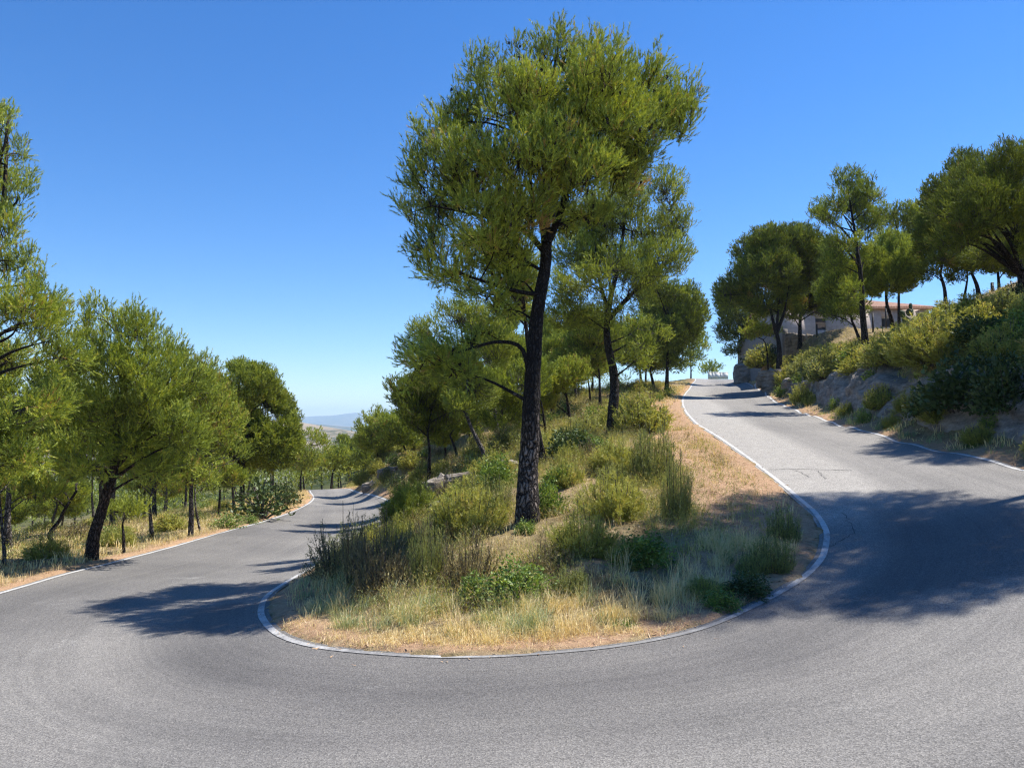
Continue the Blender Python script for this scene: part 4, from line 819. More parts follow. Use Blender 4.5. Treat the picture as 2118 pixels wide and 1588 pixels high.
# kind, foot x, foot y, width, height in picture points, label
SHR = [
 ('drybrown', 785, 1240, 130, 150, 'dead brown twiggy shrub above the green grass at the front of the bend'),
 ('drybrown', 735, 1215, 60, 160, 'tall dry brown stalks against the lower road'),
 ('sapling', 852, 1095, 112, 112, 'dark green bushy pine seedling at the edge of the lower road'),
 ('rosemary', 885, 1225, 90, 150, 'grey green upright rosemary beside the dead brown shrub'),
 ('drybrown', 965, 1225, 120, 140, 'shrub with yellowing leaves below the charred trunk'),
 ('lentisk', 1070, 1262, 175, 115, 'bright green glossy mastic bush at the front of the median'),
 ('lentisk', 985, 1250, 90, 80, 'small bright green bush left of the glossy mastic bush'),
 ('rosemary', 1398, 1085, 72, 150, 'tall upright rosemary alone on the bare verge'),
 ('rosemary', 1352, 1010, 110, 150, 'broad rosemary behind the tall upright one on the verge'),
 ('gorse', 1330, 900, 110, 90, 'yellow green bush right of the second trunk near the upper verge'),
 ('gorse', 1200, 1170, 140, 110, 'yellow green broom bush right of the foot of the charred trunk'),
 ('gorse', 1265, 1085, 130, 105, 'pale yellow green scrub bush in the middle of the median'),
 ('drybrown', 1130, 1200, 110, 90, 'faded brownish heather bush in front of the charred trunk'),
 ('lentisk', 1160, 1020, 90, 70, 'fresh green bush just right of the charred trunk'),
 ('darkleaf', 1185, 960, 130, 95, 'dark bluish green bush right of the charred trunk'),
 ('gorse', 1275, 985, 110, 70, 'yellowish bush between the two big trunks'),
 ('lentisk', 1225, 945, 100, 60, 'light green bush at the foot of the second big trunk'),
 ('rosemary', 1020, 1075, 100, 90, 'grey green bush left of the foot of the charred trunk'),
 ('gorse', 940, 1090, 110, 75, 'olive bush behind the dark pine seedling'),
 ('darkleaf', 1025, 1010, 80, 75, 'dark shaded bush left of the charred trunk'),
 ('drybrown', 900, 1140, 100, 80, 'dry brown bush between pine seedling and charred trunk'),
 ('rosemary', 845, 1165, 70, 90, 'dark rosemary under the pine seedling'),
 ('gorse', 1300, 1180, 90, 60, 'low faded broom at the edge of the bare verge'),
 ('rosemary', 1180, 1240, 90, 75, 'low grey rosemary right of the glossy mastic bush'),
 ('lentisk', 1490, 1270, 110, 55, 'low green weed in the shade at the front verge'),
 ('lentisk', 1290, 1310, 75, 36, 'small low green weed in the straw at the front'),
 ('rosemary', 1620, 1130, 75, 85, 'dark tufted bush in the shade by the right edge line'),
 ('rosemary', 1560, 1200, 80, 60, 'low tufted bush in the tree shade on the verge'),
 ('rosemary', 1500, 1170, 36, 32, 'tiny bush at the border of shade and bare ground'),
 ('lentisk', 1088, 1110, 60, 42, 'leafy yellowish sprig at the very foot of the charred trunk'),
 ('darkleaf', 1545, 1245, 120, 70, 'dark green weed clump in the shade at the right tip of the median'),
 ('rosemary', 1600, 1195, 95, 95, 'dark upright tuft next to the right edge line in the tree shade'),
 ('gorse', 1450, 1245, 95, 45, 'low olive weed between straw and the shaded right tip'),
 ('lentisk', 1640, 712, 66, 56, 'leafy bush hiding the lower left part of the house'),
 ('gorse', 1580, 772, 70, 50, 'olive bush at the foot of the retaining wall'),
 ('darkleaf', 1545, 775, 46, 40, 'dark bush at the left foot of the retaining wall'),
 # far inside bank of the lower road
 ('gorse', 750, 1005, 36, 34, 'yellow green bush at the far inside edge of the lower road'),
 ('darkleaf', 728, 1000, 34, 30, 'dark bush at the far end of the inside verge of the lower road'),
 ('gorse', 780, 985, 40, 34, 'pale broom above the far inside edge of the lower road'),
 ('rosemary', 800, 1000, 36, 32, 'grey bush beside the pale rock of the far inside bank'),
 ('lentisk', 815, 965, 44, 34, 'fresh green bush under the round crowned pine'),
 ('gorse', 850, 975, 50, 40, 'broad yellow bush between round crowned and straight trunked pines'),
 ('darkleaf', 820, 1015, 50, 46, 'dark bush at the inside edge before the pine seedling'),
 ('gorse', 875, 1005, 46, 40, 'olive bush at the foot of the straight trunked pine'),
 ('rosemary', 790, 955, 40, 30, 'low grey bush near the pale feathery pine'),
 ('gorse', 915, 985, 50, 36, 'golden bush right of the straight trunked pine'),
 ('darkleaf', 960, 985, 56, 40, 'dark bush left of the shade patch under the leaning pine'),
 ('lentisk', 880, 955, 40, 28, 'light green bush behind the straight trunked pine'),
 ('gorse', 770, 960, 40, 30, 'light bush at the foot of the pale feathery pine'),
 ('gorse', 840, 940, 44, 30, 'sunlit bush behind the round crowned pine'),
 ('rosemary', 745, 975, 36, 28, 'grey green bush left of the pale feathery pine'),
 # lower road, left
 ('darkleaf', 540, 1078, 155, 120, 'big dark green leafy bush beside the lower road'),
 ('lentisk', 470, 1096, 80, 45, 'low bright green bush at the white line before the big leafy bush'),
 ('lentisk', 515, 1085, 50, 30, 'tiny green bush at the foot of the big leafy bush'),
 ('darkleaf', 596, 1050, 60, 75, 'dark bush right of the big leafy bush at the far verge'),
 ('gorse', 240, 1135, 70, 50, 'yellow green tuft beside the thick leaning trunk'),
 ('gorse', 95, 1165, 80, 60, 'yellow green scrub near the S shaped pine'),
 ('gorse', 350, 1100, 70, 40, 'low olive scrub before the pale grey trunk'),
 ('lentisk', 225, 1120, 60, 45, 'green bush right behind the leaning trunk'),
 # upper side, right
 ('gorse', 1950, 775, 190, 125, 'large sunlit yellow green broom on the right bank'),
 ('gorse', 1860, 770, 120, 90, 'bright broom bush left of the largest one on the right bank'),
 ('rosemary', 1720, 800, 110, 80, 'grey green rosemary on top of the rock cutting'),
 ('rosemary', 1660, 795, 70, 55, 'small rosemary left on top of the rock cutting'),
 ('lentisk', 1815, 800, 70, 50, 'fresh green bush at the foot of the slim open pine'),
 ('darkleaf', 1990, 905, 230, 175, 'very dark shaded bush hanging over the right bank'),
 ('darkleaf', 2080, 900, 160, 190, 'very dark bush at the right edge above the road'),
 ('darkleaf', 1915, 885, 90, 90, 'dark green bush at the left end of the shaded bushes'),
 ('lentisk', 1614, 825, 32, 42, 'small bright green bush at the foot of the rock by the road'),
 ('gorse', 1660, 840, 45, 48, 'pale grassy bush at the road edge below the rock'),
 ('lentisk', 1785, 880, 34, 52, 'young upright leafy plant against the shaded rock'),
 ('lentisk', 1990, 720, 60, 45, 'fresh green bush above the large sunlit broom'),
 ('darkleaf', 2060, 740, 130, 90, 'dark green bush high on the right bank'),
 ('gorse', 2020, 670, 110, 60, 'olive broom on the skyline below the leaning pine'),
 ('rosemary', 2085, 660, 80, 60, 'grey green bush on the skyline at the right edge'),
 ('gorse', 1960, 665, 80, 45, 'pale green bush below the leftmost skyline trunk'),
 ('darkleaf', 2098, 628, 90, 55, 'dark bush on the skyline at the foot of the spreading pine'),
 ('darkleaf', 1590, 770, 60, 50, 'dark bush on the rock by the forked pine'),
 ('rosemary', 1560, 760, 45, 40, 'low grey bush below the retaining wall'),
]
for q in SHR: shrub_px(*q)
# more bushes of each zone, where one bush cannot be told from the next
def scatter_shrubs(n, sampler, kinds, label, group, wr, hr, mind):
    got = []; tries = 0
    while len(got) < n and tries < 6000:
        tries += 1; x_, y_ = sampler()
        if any((x_ - a) ** 2 + (y_ - b_) ** 2 < mind ** 2 for a, b_ in got): continue
        if road_signed(np.array([x_]), np.array([y_]))[0] > -0.55: continue
        w_ = rng.uniform(*wr); hh_ = rng.uniform(*hr)
        if math.hypot(x_ - .22, (y_ - 12.8) * .75) < .75 + w_ * .4: continue
        if road_signed(np.array([x_]), np.array([y_]))[0] > -(w_ * .5 + .25): continue
        if x_ > 11 and y_ > 14:
            u_, v_ = proj(x_, y_, H1(x_, y_) + w_ * hh_)
            if v_ < np.interp(u_, LINE[:, 0], LINE[:, 1]): continue
        got.append((x_, y_)); k = kinds[int(rng.integers(len(kinds)))]
        nm = {'rosemary': 'grey green rosemary', 'gorse': 'yellow green broom', 'lentisk': 'green mastic', 'darkleaf': 'dark green', 'drybrown': 'dry brown', 'sapling': 'pine seedling'}[k]
        shrub(k, (x_, y_, H1(x_, y_) - .03), w_, w_ * hh_, nm + ' ' + label, group=nm + ' ' + group)
def s_med():
    y_ = rng.uniform(10.5, 30); return rng.uniform(-3.6, 1.8 + .12 * (y_ - 10)), y_
def s_slope():
    y_ = rng.uniform(26, 70); a, b_ = np.interp(y_, [26, 31, 39, 48, 59, 70], [-4, -4.3, -5.3, -7.2, -11, -14.5]), 5.2 + .22 * (y_ - 26); return a + (b_ - a) * rng.random(), y_
LINE = np.array([(1500, 760), (1560, 745), (1620, 738), (1700, 708), (1780, 694), (1835, 684), (1870, 660), (1950, 636), (2060, 598), (2118, 586), (2600, 520)], float)
def proj(x, y, z):
    c, s_ = math.cos(PITCH), math.sin(PITCH); dep = y * c + (z - CAM_Z) * s_; up_ = -y * s_ + (z - CAM_Z) * c
    return 1059 + 1590 * x / dep, 794 - 1590 * up_ / dep
def s_right():
    y_ = rng.uniform(17, 62); return 13.7 + .14 * max(0, y_ - 28) + 13 * rng.random() ** 1.3, y_
def s_left():
    y_ = rng.uniform(15, 60); return -10.6 - .15 * max(0, y_ - 30) - 11 * rng.random(), y_
scatter_shrubs(44, s_med, ['rosemary', 'gorse', 'gorse', 'drybrown', 'lentisk'], 'bush in the scrub round the charred trunk', 'bushes round the charred trunk', (.6, 1.35), (.65, 1.1), .62)
scatter_shrubs(58, s_slope, ['rosemary', 'gorse', 'gorse', 'darkleaf', 'lentisk', 'drybrown'], 'bush on the slope between the two roads', 'bushes between the roads', (.9, 1.9), (.5, .85), 1.2)
scatter_shrubs(66, s_right, ['gorse', 'gorse', 'rosemary', 'darkleaf', 'lentisk'], 'bush on the right hillside', 'bushes on the right hillside', (1.1, 2.4), (.5, .85), 1.2)
scatter_shrubs(24, s_left, ['gorse', 'gorse', 'drybrown', 'lentisk', 'darkleaf'], 'bush under the left pines', 'bushes under the left pines', (.6, 1.4), (.4, .7), 1.2)

# bushes along the lip and the foot of the rock cutting
_tp = nrm(np.gradient(vp[:, :2], axis=0)); _np = np.stack([-_tp[:, 1], _tp[:, 0]], 1); _np[_np[:, 0] < 0] *= -1
for k, (yy_, off, kd, w_, h_) in enumerate([(15.4, 1.5, 'darkleaf', 1.6, 1.5), (16.8, 1.5, 'darkleaf', 1.7, 1.6), (18.3, 1.6, 'darkleaf', 1.5, 1.4), (15.2, 2.6, 'darkleaf', 1.9, 1.7), (16.4, 2.9, 'darkleaf', 2.1, 1.9), (17.8, 2.8, 'darkleaf', 1.8, 1.6), (19.2, 2.9, 'gorse', 1.7, 1.2), (20.6, 2.7, 'darkleaf', 1.5, 1.2), (21.9, 3.0, 'gorse', 1.8, 1.2), (23.2, 2.7, 'rosemary', 1.4, 1.0),
        (24.6, 3.0, 'gorse', 1.7, 1.1), (26.2, 2.8, 'lentisk', 1.2, .8), (27.8, 3.0, 'gorse', 1.8, 1.1), (29.5, 2.8, 'rosemary', 1.5, 1.0), (31.4, 3.0, 'gorse', 1.6, .9), (33.4, 2.8, 'darkleaf', 1.5, 1.0), (35.6, 2.9, 'gorse', 1.7, 1.0), (38, 2.8, 'rosemary', 1.6, 1.1), (41, 2.8, 'gorse', 1.8, 1.2), (44, 2.6, 'darkleaf', 1.7, 1.2), (48, 2.6, 'gorse', 1.8, 1.2), (52, 2.4, 'darkleaf', 1.8, 1.4), (57, 2.2, 'gorse', 1.8, 1.3), (63, 2.0, 'darkleaf', 1.8, 1.3)]):
    i_ = int(np.argmin(np.abs(vp[:, 1] - yy_))); x_, y_ = vp[i_, :2] + _np[i_] * off
    nm = {'rosemary': 'grey green rosemary', 'gorse': 'yellow green broom', 'lentisk': 'green mastic', 'darkleaf': 'dark green'}[kd]
    shrub(kd, (x_, y_, H1(x_, y_) - .12), w_, h_, nm + ' bush leaning over the lip of the rock cutting', group=nm + ' bushes along the lip of the rock cutting')
for k, (yy_, off, kd, w_, h_) in enumerate([(16.0, 1.4, 'gorse', 1.0, .7), (18.9, 1.3, 'lentisk', .9, .7), (19.8, 1.25, 'gorse', 1.1, .8), (21.2, 1.3, 'lentisk', 1.0, .8), (23.6, 1.3, 'gorse', 1.0, .8), (26.6, 1.3, 'gorse', 1.1, .9), (14.2, 1.0, 'lentisk', 1.0, .6), (15.1, 1.0, 'gorse', 1.1, .65), (17.4, .95, 'gorse', .9, .55), (16.2, .8, 'gorse', .5, .35), (18.6, .75, 'lentisk', .45, .4), (22.6, .8, 'gorse', .6, .5), (25.4, .85, 'lentisk', .5, .45), (28.8, .8, 'gorse', .7, .6), (30.5, .9, 'lentisk', .7, .8), (34.5, .9, 'gorse', .8, .6), (40, .9, 'lentisk', .8, .7), (46, .9, 'gorse', .9, .7)]):
    i_ = int(np.argmin(np.abs(vp[:, 1] - yy_))); x_, y_ = vp[i_, :2] + _np[i_] * off
    nm = {'gorse': 'small yellow green', 'lentisk': 'small bright green'}[kd]
    shrub(kd, (x_, y_, H1(x_, y_) - .03), w_, h_, nm + ' plant at the foot of the rock cutting', group=nm + ' plants at the foot of the rock cutting')

# ------------------------------------------------------------------ grass, litter, low scrub
def pts_in(n, x0, x1, y0, y1, fn):
    x = rng.uniform(x0, x1, n); y = rng.uniform(y0, y1, n); k = fn(x, y); return x[k], y[k]
def blades(sp, x, y, hgt, wid, tint, lean=0.5, nb=1, spread=0.0, m=0):
    x = np.repeat(x, nb); y = np.repeat(y, nb); hgt = np.repeat(hgt, nb); tint = np.repeat(tint, nb); n = len(x)
    a = rng.uniform(0, 6.283, n); r = spread * np.sqrt(rng.random(n)); bx = x + np.cos(a) * r; by = y + np.sin(a) * r
    b = np.stack([bx, by, H(bx, by) + fbm(bx * .9, by * .9, 4) * .3], 1)
    a2 = a + rng.normal(0, .7, n); ln = hgt * rng.uniform(.55, 1.1, n); le = np.abs(rng.normal(0, lean, n)) + .1
    d1 = np.stack([np.cos(a2) * np.sin(le * .5), np.sin(a2) * np.sin(le * .5), np.cos(le * .5)], 1)
    le2 = np.minimum(le * 1.9, 2.0); d2 = np.stack([np.cos(a2) * np.sin(le2), np.sin(a2) * np.sin(le2), np.cos(le2)], 1)
    mid = b + d1 * (ln * .55)[:, None]; tip = mid + d2 * (ln * .45)[:, None]
    sd = np.stack([-np.sin(a2 + .6), np.cos(a2 + .6), np.zeros(n)], 1) * (wid * np.ones(n) / 2)[:, None]
    t = np.clip(tint + rng.normal(0, .12, n), 0, 1)
    sp.tris(b - sd, b + sd, mid + sd * .7, t, m); sp.tris(b - sd, mid + sd * .7, mid - sd * .7, t, m); sp.tris(mid - sd * .7, mid + sd * .7, tip, t, m)
RIc = RIx[::6, :2]
_bc = G(1365, 1165)
def open_(x, y): return ((x - _bc[0]) / 1.0) ** 2 + ((y - _bc[1]) / 1.15) ** 2 + 2.2 * fbm(x * 1.6, y * 1.6, 3) > 1.0
def clumpy(x, y): return fbm(x * 2.4 + 9, y * 2.4, 3) > -.07
def med_d(x, y):
    ins = in_poly(x, y, MED_POLY); d = seg_dist(x, y, RIc); return np.where(ins, d, -1)
dry = Soup()
# flattened straw right up to the asphalt, then low tussocks
x, y = pts_in(16000, -4, 4.6, 7.8, 12, lambda x, y: (lambda d: (d > .03) & (d < 1.3) & (rng.random(len(x)) < np.exp(-((d - .35) / .5) ** 2)) & (x < 3.4) & (x > -2.9) & (fbm(x * 2.0, y * 2.0, 3) > -.12))(med_d(x, y)))
blades(dry, x, y, rng.uniform(.07, .20, len(x)), .006, np.full(len(x), .68), 1.25, 7, .08)
x, y = pts_in(700, -2.6, 4.2, 8.0, 12.5, lambda x, y: (lambda d: (d > .25) & (d < 1.6) & (x > -1.4) & clumpy(x, y) & open_(x, y))(med_d(x, y)))
blades(dry, x, y, rng.uniform(.16, .38, len(x)), .006, rng.uniform(.55, .95, len(x)), .62, 70, .12)
x, y = pts_in(120, -3, 4.5, 8.6, 12.5, lambda x, y: (lambda d: (d > .6) & (d < 2.0))(med_d(x, y)))
blades(dry, x, y, rng.uniform(.35, .6, len(x)), .005, np.full(len(x), .7), .35, 16, .06)
# thin dry grass everywhere on the median, denser beyond the bare verge
x, y = pts_in(9000, -5, 8, 8, 32, lambda x, y: (lambda d: (d > .25) & open_(x, y) & (rng.random(len(x)) < np.where(x > 1.5, .5, .8)))(med_d(x, y)))
blades(dry, x, y, rng.uniform(.08, .32, len(x)), .008, rng.uniform(.3, .9, len(x)), .6, 7, .08)
x, y = pts_in(9000, -14, 16, 30, 70, lambda x, y: (med_d(x, y) > .4) & (rng.random(len(x)) < .8))
blades(dry, x, y, rng.uniform(.15, .4, len(x)), .03, rng.uniform(.3, .9, len(x)), .6, 5, .15)
# verge of the lower road
x, y = pts_in(30000, -24, -7, 6, 70, lambda x, y: (lambda r: (r > .12) & (r < 2.2) & (rng.random(len(x)) < np.exp(-(r / 1.1) ** 2)))(-road_signed(x, y)) & (x < -8))
blades(dry, x, y, rng.uniform(.08, .34, len(x)), .012, rng.uniform(.4, 1.0, len(x)), .55, 6, .09)
x, y = pts_in(9000, -34, -9, 10, 60, lambda x, y: (-road_signed(x, y) > .6) & (x < -9))
blades(dry, x, y, rng.uniform(.12, .4, len(x)), .025, rng.uniform(.35, .98, len(x)), .55, 6, .16)
# upper side
x, y = pts_in(16000, 8.5, 30, 12, 80, lambda x, y: (lambda r: (r > .12) & (x > 9) & (rng.random(len(x)) < np.where(r < .8, .9, .45)))(-road_signed(x, y)))
blades(dry, x, y, rng.uniform(.08, .36, len(x)), .02, rng.uniform(.3, .98, len(x)), .6, 6, .13)
o = dry.build('dry_grass', [M['straw']]); setp(o, kind='stuff', label='straw coloured dry grass on the verges and slopes')
gr = Soup()
x, y = pts_in(420, -3.0, .4, 8.4, 10.8, lambda x, y: (lambda d: (d > .5) & (d < 1.7) & clumpy(x, y))(med_d(x, y)))
blades(gr, x, y, rng.uniform(.16, .42, len(x)), .007, rng.uniform(.3, .95, len(x)), .6, 34, .11)
x, y = pts_in(36, 0, 4.6, 8.6, 12.8, lambda x, y: (lambda d: (d > .3) & (d < 2.0))(med_d(x, y)))
blades(gr, x, y, rng.uniform(.2, .4, len(x)), .007, rng.uniform(.2, .9, len(x)), .6, 30, .1)
x, y = pts_in(160, -4, -2.2, 11.5, 17, lambda x, y: (lambda d: (d > .3) & (d < 1.3))(med_d(x, y)))
blades(gr, x, y, rng.uniform(.2, .4, len(x)), .008, rng.uniform(.4, .9, len(x)), .5, 22, .1)
x, y = pts_in(2200, 8.5, 17, 12, 30, lambda x, y: (lambda r: (r > .1) & (r < 1.7) & (x > 9))(-road_signed(x, y)))
blades(gr, x, y, rng.uniform(.12, .3, len(x)), .01, rng.uniform(.1, .6, len(x)), .5, 16, .1)
o = gr.build('green_grass', [M['greengrass']]); setp(o, kind='stuff', label='bluish green grass tufts at the front of the bend')

# low scrub between the bushes
def low_scrub(sp, x, y, hmin, hmax, K, lod, tl, th, ns=9):
    n = len(x); pm = lod / 769.0
    bx = np.repeat(x, ns) + rng.normal(0, .10, n * ns); by = np.repeat(y, ns) + rng.normal(0, .10, n * ns)
    b = np.stack([bx, by, H(bx, by) + fbm(bx * .9, by * .9, 4) * .3], 1); a = rng.uniform(0, 6.28, n * ns); t = np.abs(rng.normal(0, .5, n * ns))
    d = np.stack([np.cos(a) * np.sin(t), np.sin(a) * np.sin(t), np.cos(t)], 1); L = np.repeat(rng.uniform(hmin, hmax, n), ns) * rng.uniform(.6, 1.1, n * ns)
    ti = np.clip(np.repeat(rng.uniform(tl, th, n), ns) + rng.normal(0, .08, n * ns), 0, .97)
    needles(sp, b, d, L, ti, K, max(.045, 1.6 * pm), max(.008, .42 * pm), .3, 1.0)
for nm, mt, seed_w, lab in (('undergrowth', 'gorse', .0, 'low yellow green scrub covering the ground between the bushes'), ('undergrowth', 'drybrown', 7.7, 'low dry brown scrub covering the ground between the bushes'), ('undergrowth', 'rosemary', 3.1, 'low grey green scrub covering the ground between the bushes')):
    sp = Soup(); pat = lambda x, y: fbm(x * .55 + seed_w * 3, y * .55 + seed_w, 3) > -.03
    x, y = pts_in(3300, -4.5, 4, 9.2, 26, lambda x, y: (np.hypot(x - .22, (y - 12.9) * .8) > .85) & (lambda d: (d > np.where(x > 0.5, 1.8, .9)) & pat(x, y) & open_(x, y))(med_d(x, y)))
    low_scrub(sp, x, y, .14, .5, 10, 13, .05, .95)
    x, y = pts_in(900, 1, 6, 10, 26, lambda x, y: (lambda d: (d > .5) & (d < 2.4) & pat(x, y))(med_d(x, y)))
    low_scrub(sp, x, y, .08, .3, 9, 13, .2, .95, 6)
    x, y = pts_in(11000, -15, 14, 26, 72, lambda x, y: (med_d(x, y) > np.where(x > 2, 2.0, .4)) & pat(x, y))
    low_scrub(sp, x, y, .25, .75, 5, 38, .1, .9, 7)
    x, y = pts_in(8000, -40, -9, 12, 70, lambda x, y: (-road_signed(x, y) > 1.0) & (x < -9.5) & pat(x, y))
    low_scrub(sp, x, y, .15, .55, 5, 30, .1, .9, 7)
    x, y = pts_in(9000, 10, 36, 14, 75, lambda x, y: (-road_signed(x, y) > 1.9) & (x > 10) & pat(x, y) & (lambda uv: uv[1] > np.interp(uv[0], LINE[:, 0], LINE[:, 1]) - 4)(proj(x, y, H(x, y) + .4)))
    low_scrub(sp, x, y, .2, .65, 5, 32, .1, .9, 8)
    o = sp.build(nm, [M[mt]]); setp(o, kind='stuff', label=lab)
# fallen needles, bark flakes and small stones on the bare verge
sp = Soup()
x, y = pts_in(70000, -4.5, 7, 7.9, 34, lambda x, y: (lambda d: (d > .02) & (d < 3.2) & (rng.random(len(x)) < np.where(x > 1.5, .9, .5) * np.exp(-(y - 8) / 14)))(med_d(x, y)))
n = len(x); b = np.stack([x, y, H(x, y) + fbm(x * .9, y * .9, 4) * .35 * sstep(0, 1.5, med_d(x, y)) + .045], 1); a = rng.uniform(0, 6.28, n); ln = rng.uniform(.03, .13, n); wd = rng.uniform(.002, .010, n)
dv = np.stack([np.cos(a), np.sin(a), rng.normal(0, .25, n)], 1); sd = np.stack([-np.sin(a), np.cos(a), rng.normal(0, .3, n)], 1) * wd[:, None]
t = rng.random(n); sp.tris(b - sd, b + sd, b + dv * ln[:, None], t); sp.tris(b - sd * .4 - dv * ln[:, None] * .3, b + sd, b + dv * ln[:, None] * .5, t)
x, y = pts_in(9000, -4.5, 7, 7.4, 30, lambda x, y: (lambda r, dd: (r > 0) & (dd < .55) & (rng.random(len(x)) < np.exp(-dd / .16)))(road_signed(x, y), seg_dist(x, y, RIc)))
n = len(x); b = np.stack([x, y, H(x, y) + .030], 1); a = rng.uniform(0, 6.28, n); ln = rng.uniform(.02, .09, n)
dv = np.stack([np.cos(a), np.sin(a), np.zeros(n)], 1); sd = np.stack([-np.sin(a), np.cos(a), rng.normal(0, .3, n)], 1) * rng.uniform(.003, .012, n)[:, None]
sp.tris(b - sd, b + sd, b + dv * ln[:, None] + [0, 0, .006], rng.random(n))
o = sp.build('pine_litter', [M['litter']]); setp(o, kind='stuff', label='orange brown fallen pine needles and flakes on the verge')

# ------------------------------------------------------------------ loose rocks and ledges
def rock(px, py, wpx, hpx, label, long=1.6, rz=0.0, name='limestone_rock', up=0.0):
    g = G(px, py); m_ = g[1] / 1590.0; w_, h_ = wpx * m_, hpx * m_
    import bmesh
    bm = bmesh.new(); bmesh.ops.create_icosphere(bm, subdivisions=4, radius=0.5)
    s0 = rng.uniform(0, 50)
    for v in bm.verts:
        c = np.array(v.co) * 2
        c = np.sign(c) * np.abs(c) ** 0.72                                    # blocky
        k = 1 + 0.5 * float(fbm(np.array([c[0] * 1.3 + s0]), np.array([c[1] * 1.3 + c[2] * 2.1 + s0]), 5)[0])
        c[2] = math.floor(c[2] * 2.5 + .5) / 2.5 * .6 + c[2] * .4
        v.co = Vector((c[0] * k * w_ / 2, c[1] * k * w_ / 2 / long, c[2] * k * h_ / 1.5))
    me = bpy.data.meshes.new(name); bm.to_mesh(me); bm.free(); me.materials.append(M['rock'])
    o = bpy.data.objects.new(name, me); col.objects.link(o); o.location = (g[0], g[1] + .1, g[2] + h_ * .12 + up); o.rotation_euler = (0, -.12, rz)
    setp(o, label=label, category='rock'); return o
rock(975, 1018, 120, 34, 'long pale rock ledge left of the charred trunk', 2.4, .25, up=.22)
rock(915, 1038, 85, 46, 'pale rock behind the dark pine seedling', 1.4, .3, up=.2)
rock(925, 1075, 75, 30, 'flat pale rock right of the pine seedling', 1.6, .2, up=.2)
rock(1040, 990, 70, 22, 'thin rock ledge higher on the slope close to the charred trunk', 2.0, .3, up=.25)
rock(805, 990, 50, 22, 'small pale rock on the slope near the round crowned pine', 1.6, up=.2)
rock(770, 1010, 44, 18, 'pale rock at the inner edge of the lower road', 1.5, .3)
rock(925, 968, 36, 9, 'pale slab below the small crooked pine', 2.5, .5)
rock(1165, 1262, 16, 9, 'small white stone in the straw at the front of the bend', 1.2)
rock(1033, 1268, 20, 10, 'flat whitish stone by the glossy mastic bush', 1.3)
rock(1556, 785, 75, 50, 'big grey boulder below the retaining wall at the crest', 1.3)
rock(1598, 792, 55, 40, 'grey boulder between retaining wall and forked pine', 1.2)
rock(1690, 800, 60, 22, 'grey boulder on top of the rock cutting', 1.5)
rock(1640, 800, 40, 26, 'grey boulder by the foot of the forked pine', 1.2)

# ------------------------------------------------------------------ house, walls, fence posts, blocks
def hip_roof(parent, x0, x1, y0, y1, z0, z1, inset):
    mb = MB(); ym = (y0 + y1) / 2; n = int((x1 - x0) / .22)
    def slope(a, b_, c, d_, cols):     # a-b eave, d-c ridge; rounded tile rows
        V = []; 
        a, b_, c, d_ = map(lambda q: np.array(q, float), (a, b_, c, d_)); nn = nrm(np.cross(b_ - a, d_ - a)); nn = nn if nn[2] > 0 else -nn
        us = np.linspace(0, 1, cols * 4 + 1); off = .05 * np.abs(np.sin(us * cols * math.pi))
        for u, of in zip(us, off): V += [a + (b_ - a) * u + nn * of, d_ + (c - d_) * u + nn * of]
        j = np.arange(len(us) - 1) * 2; mb.add(V, np.stack([j, j + 2, j + 3, j + 1], 1))
    r0, r1 = (x0 + inset, ym, z1), (x1 - inset, ym, z1)
    slope((x0, y0, z0), (x1, y0, z0), r1, r0, n); slope((x1, y1, z0), (x0, y1, z0), r0, r1, n)
    slope((x1, y0, z0), (x1, y1, z0), r1, np.array(r1) - [0, .01, 0], 24); slope((x0, y1, z0), (x0, y0, z0), r0, np.array(r0) + [0, .01, 0], 24)
    mb.box(((x0 + x1) / 2, (y0 + y1) / 2, z0 - .10), (x1 - x0 - .1, y1 - y0 - .1, .16))
    return mb.build('roof', M['tile'], parent)
hd = 68.0
hb0 = P(1598, 700, hd); hb1 = P(1920, 640, hd)
house = empty('house', (hb0[0], hd, 8.6)); setp(house, label='low pale house with orange tiled roof behind the hillside pines', category='house')
wd_ = hb1[0] - hb0[0]; hz = P(1900, 640, hd)[2] - 8.6
mb = MB()
wins = []
for (a, b_, c, d_) in ((1686, 1710, 657, 684), (1823, 1846, 657, 678)):
    p0 = P(a, d_, hd); p1 = P(b_, c, hd); wins.append((p0[0] - hb0[0], p1[0] - hb0[0], p0[2] - 8.6, p1[2] - 8.6))
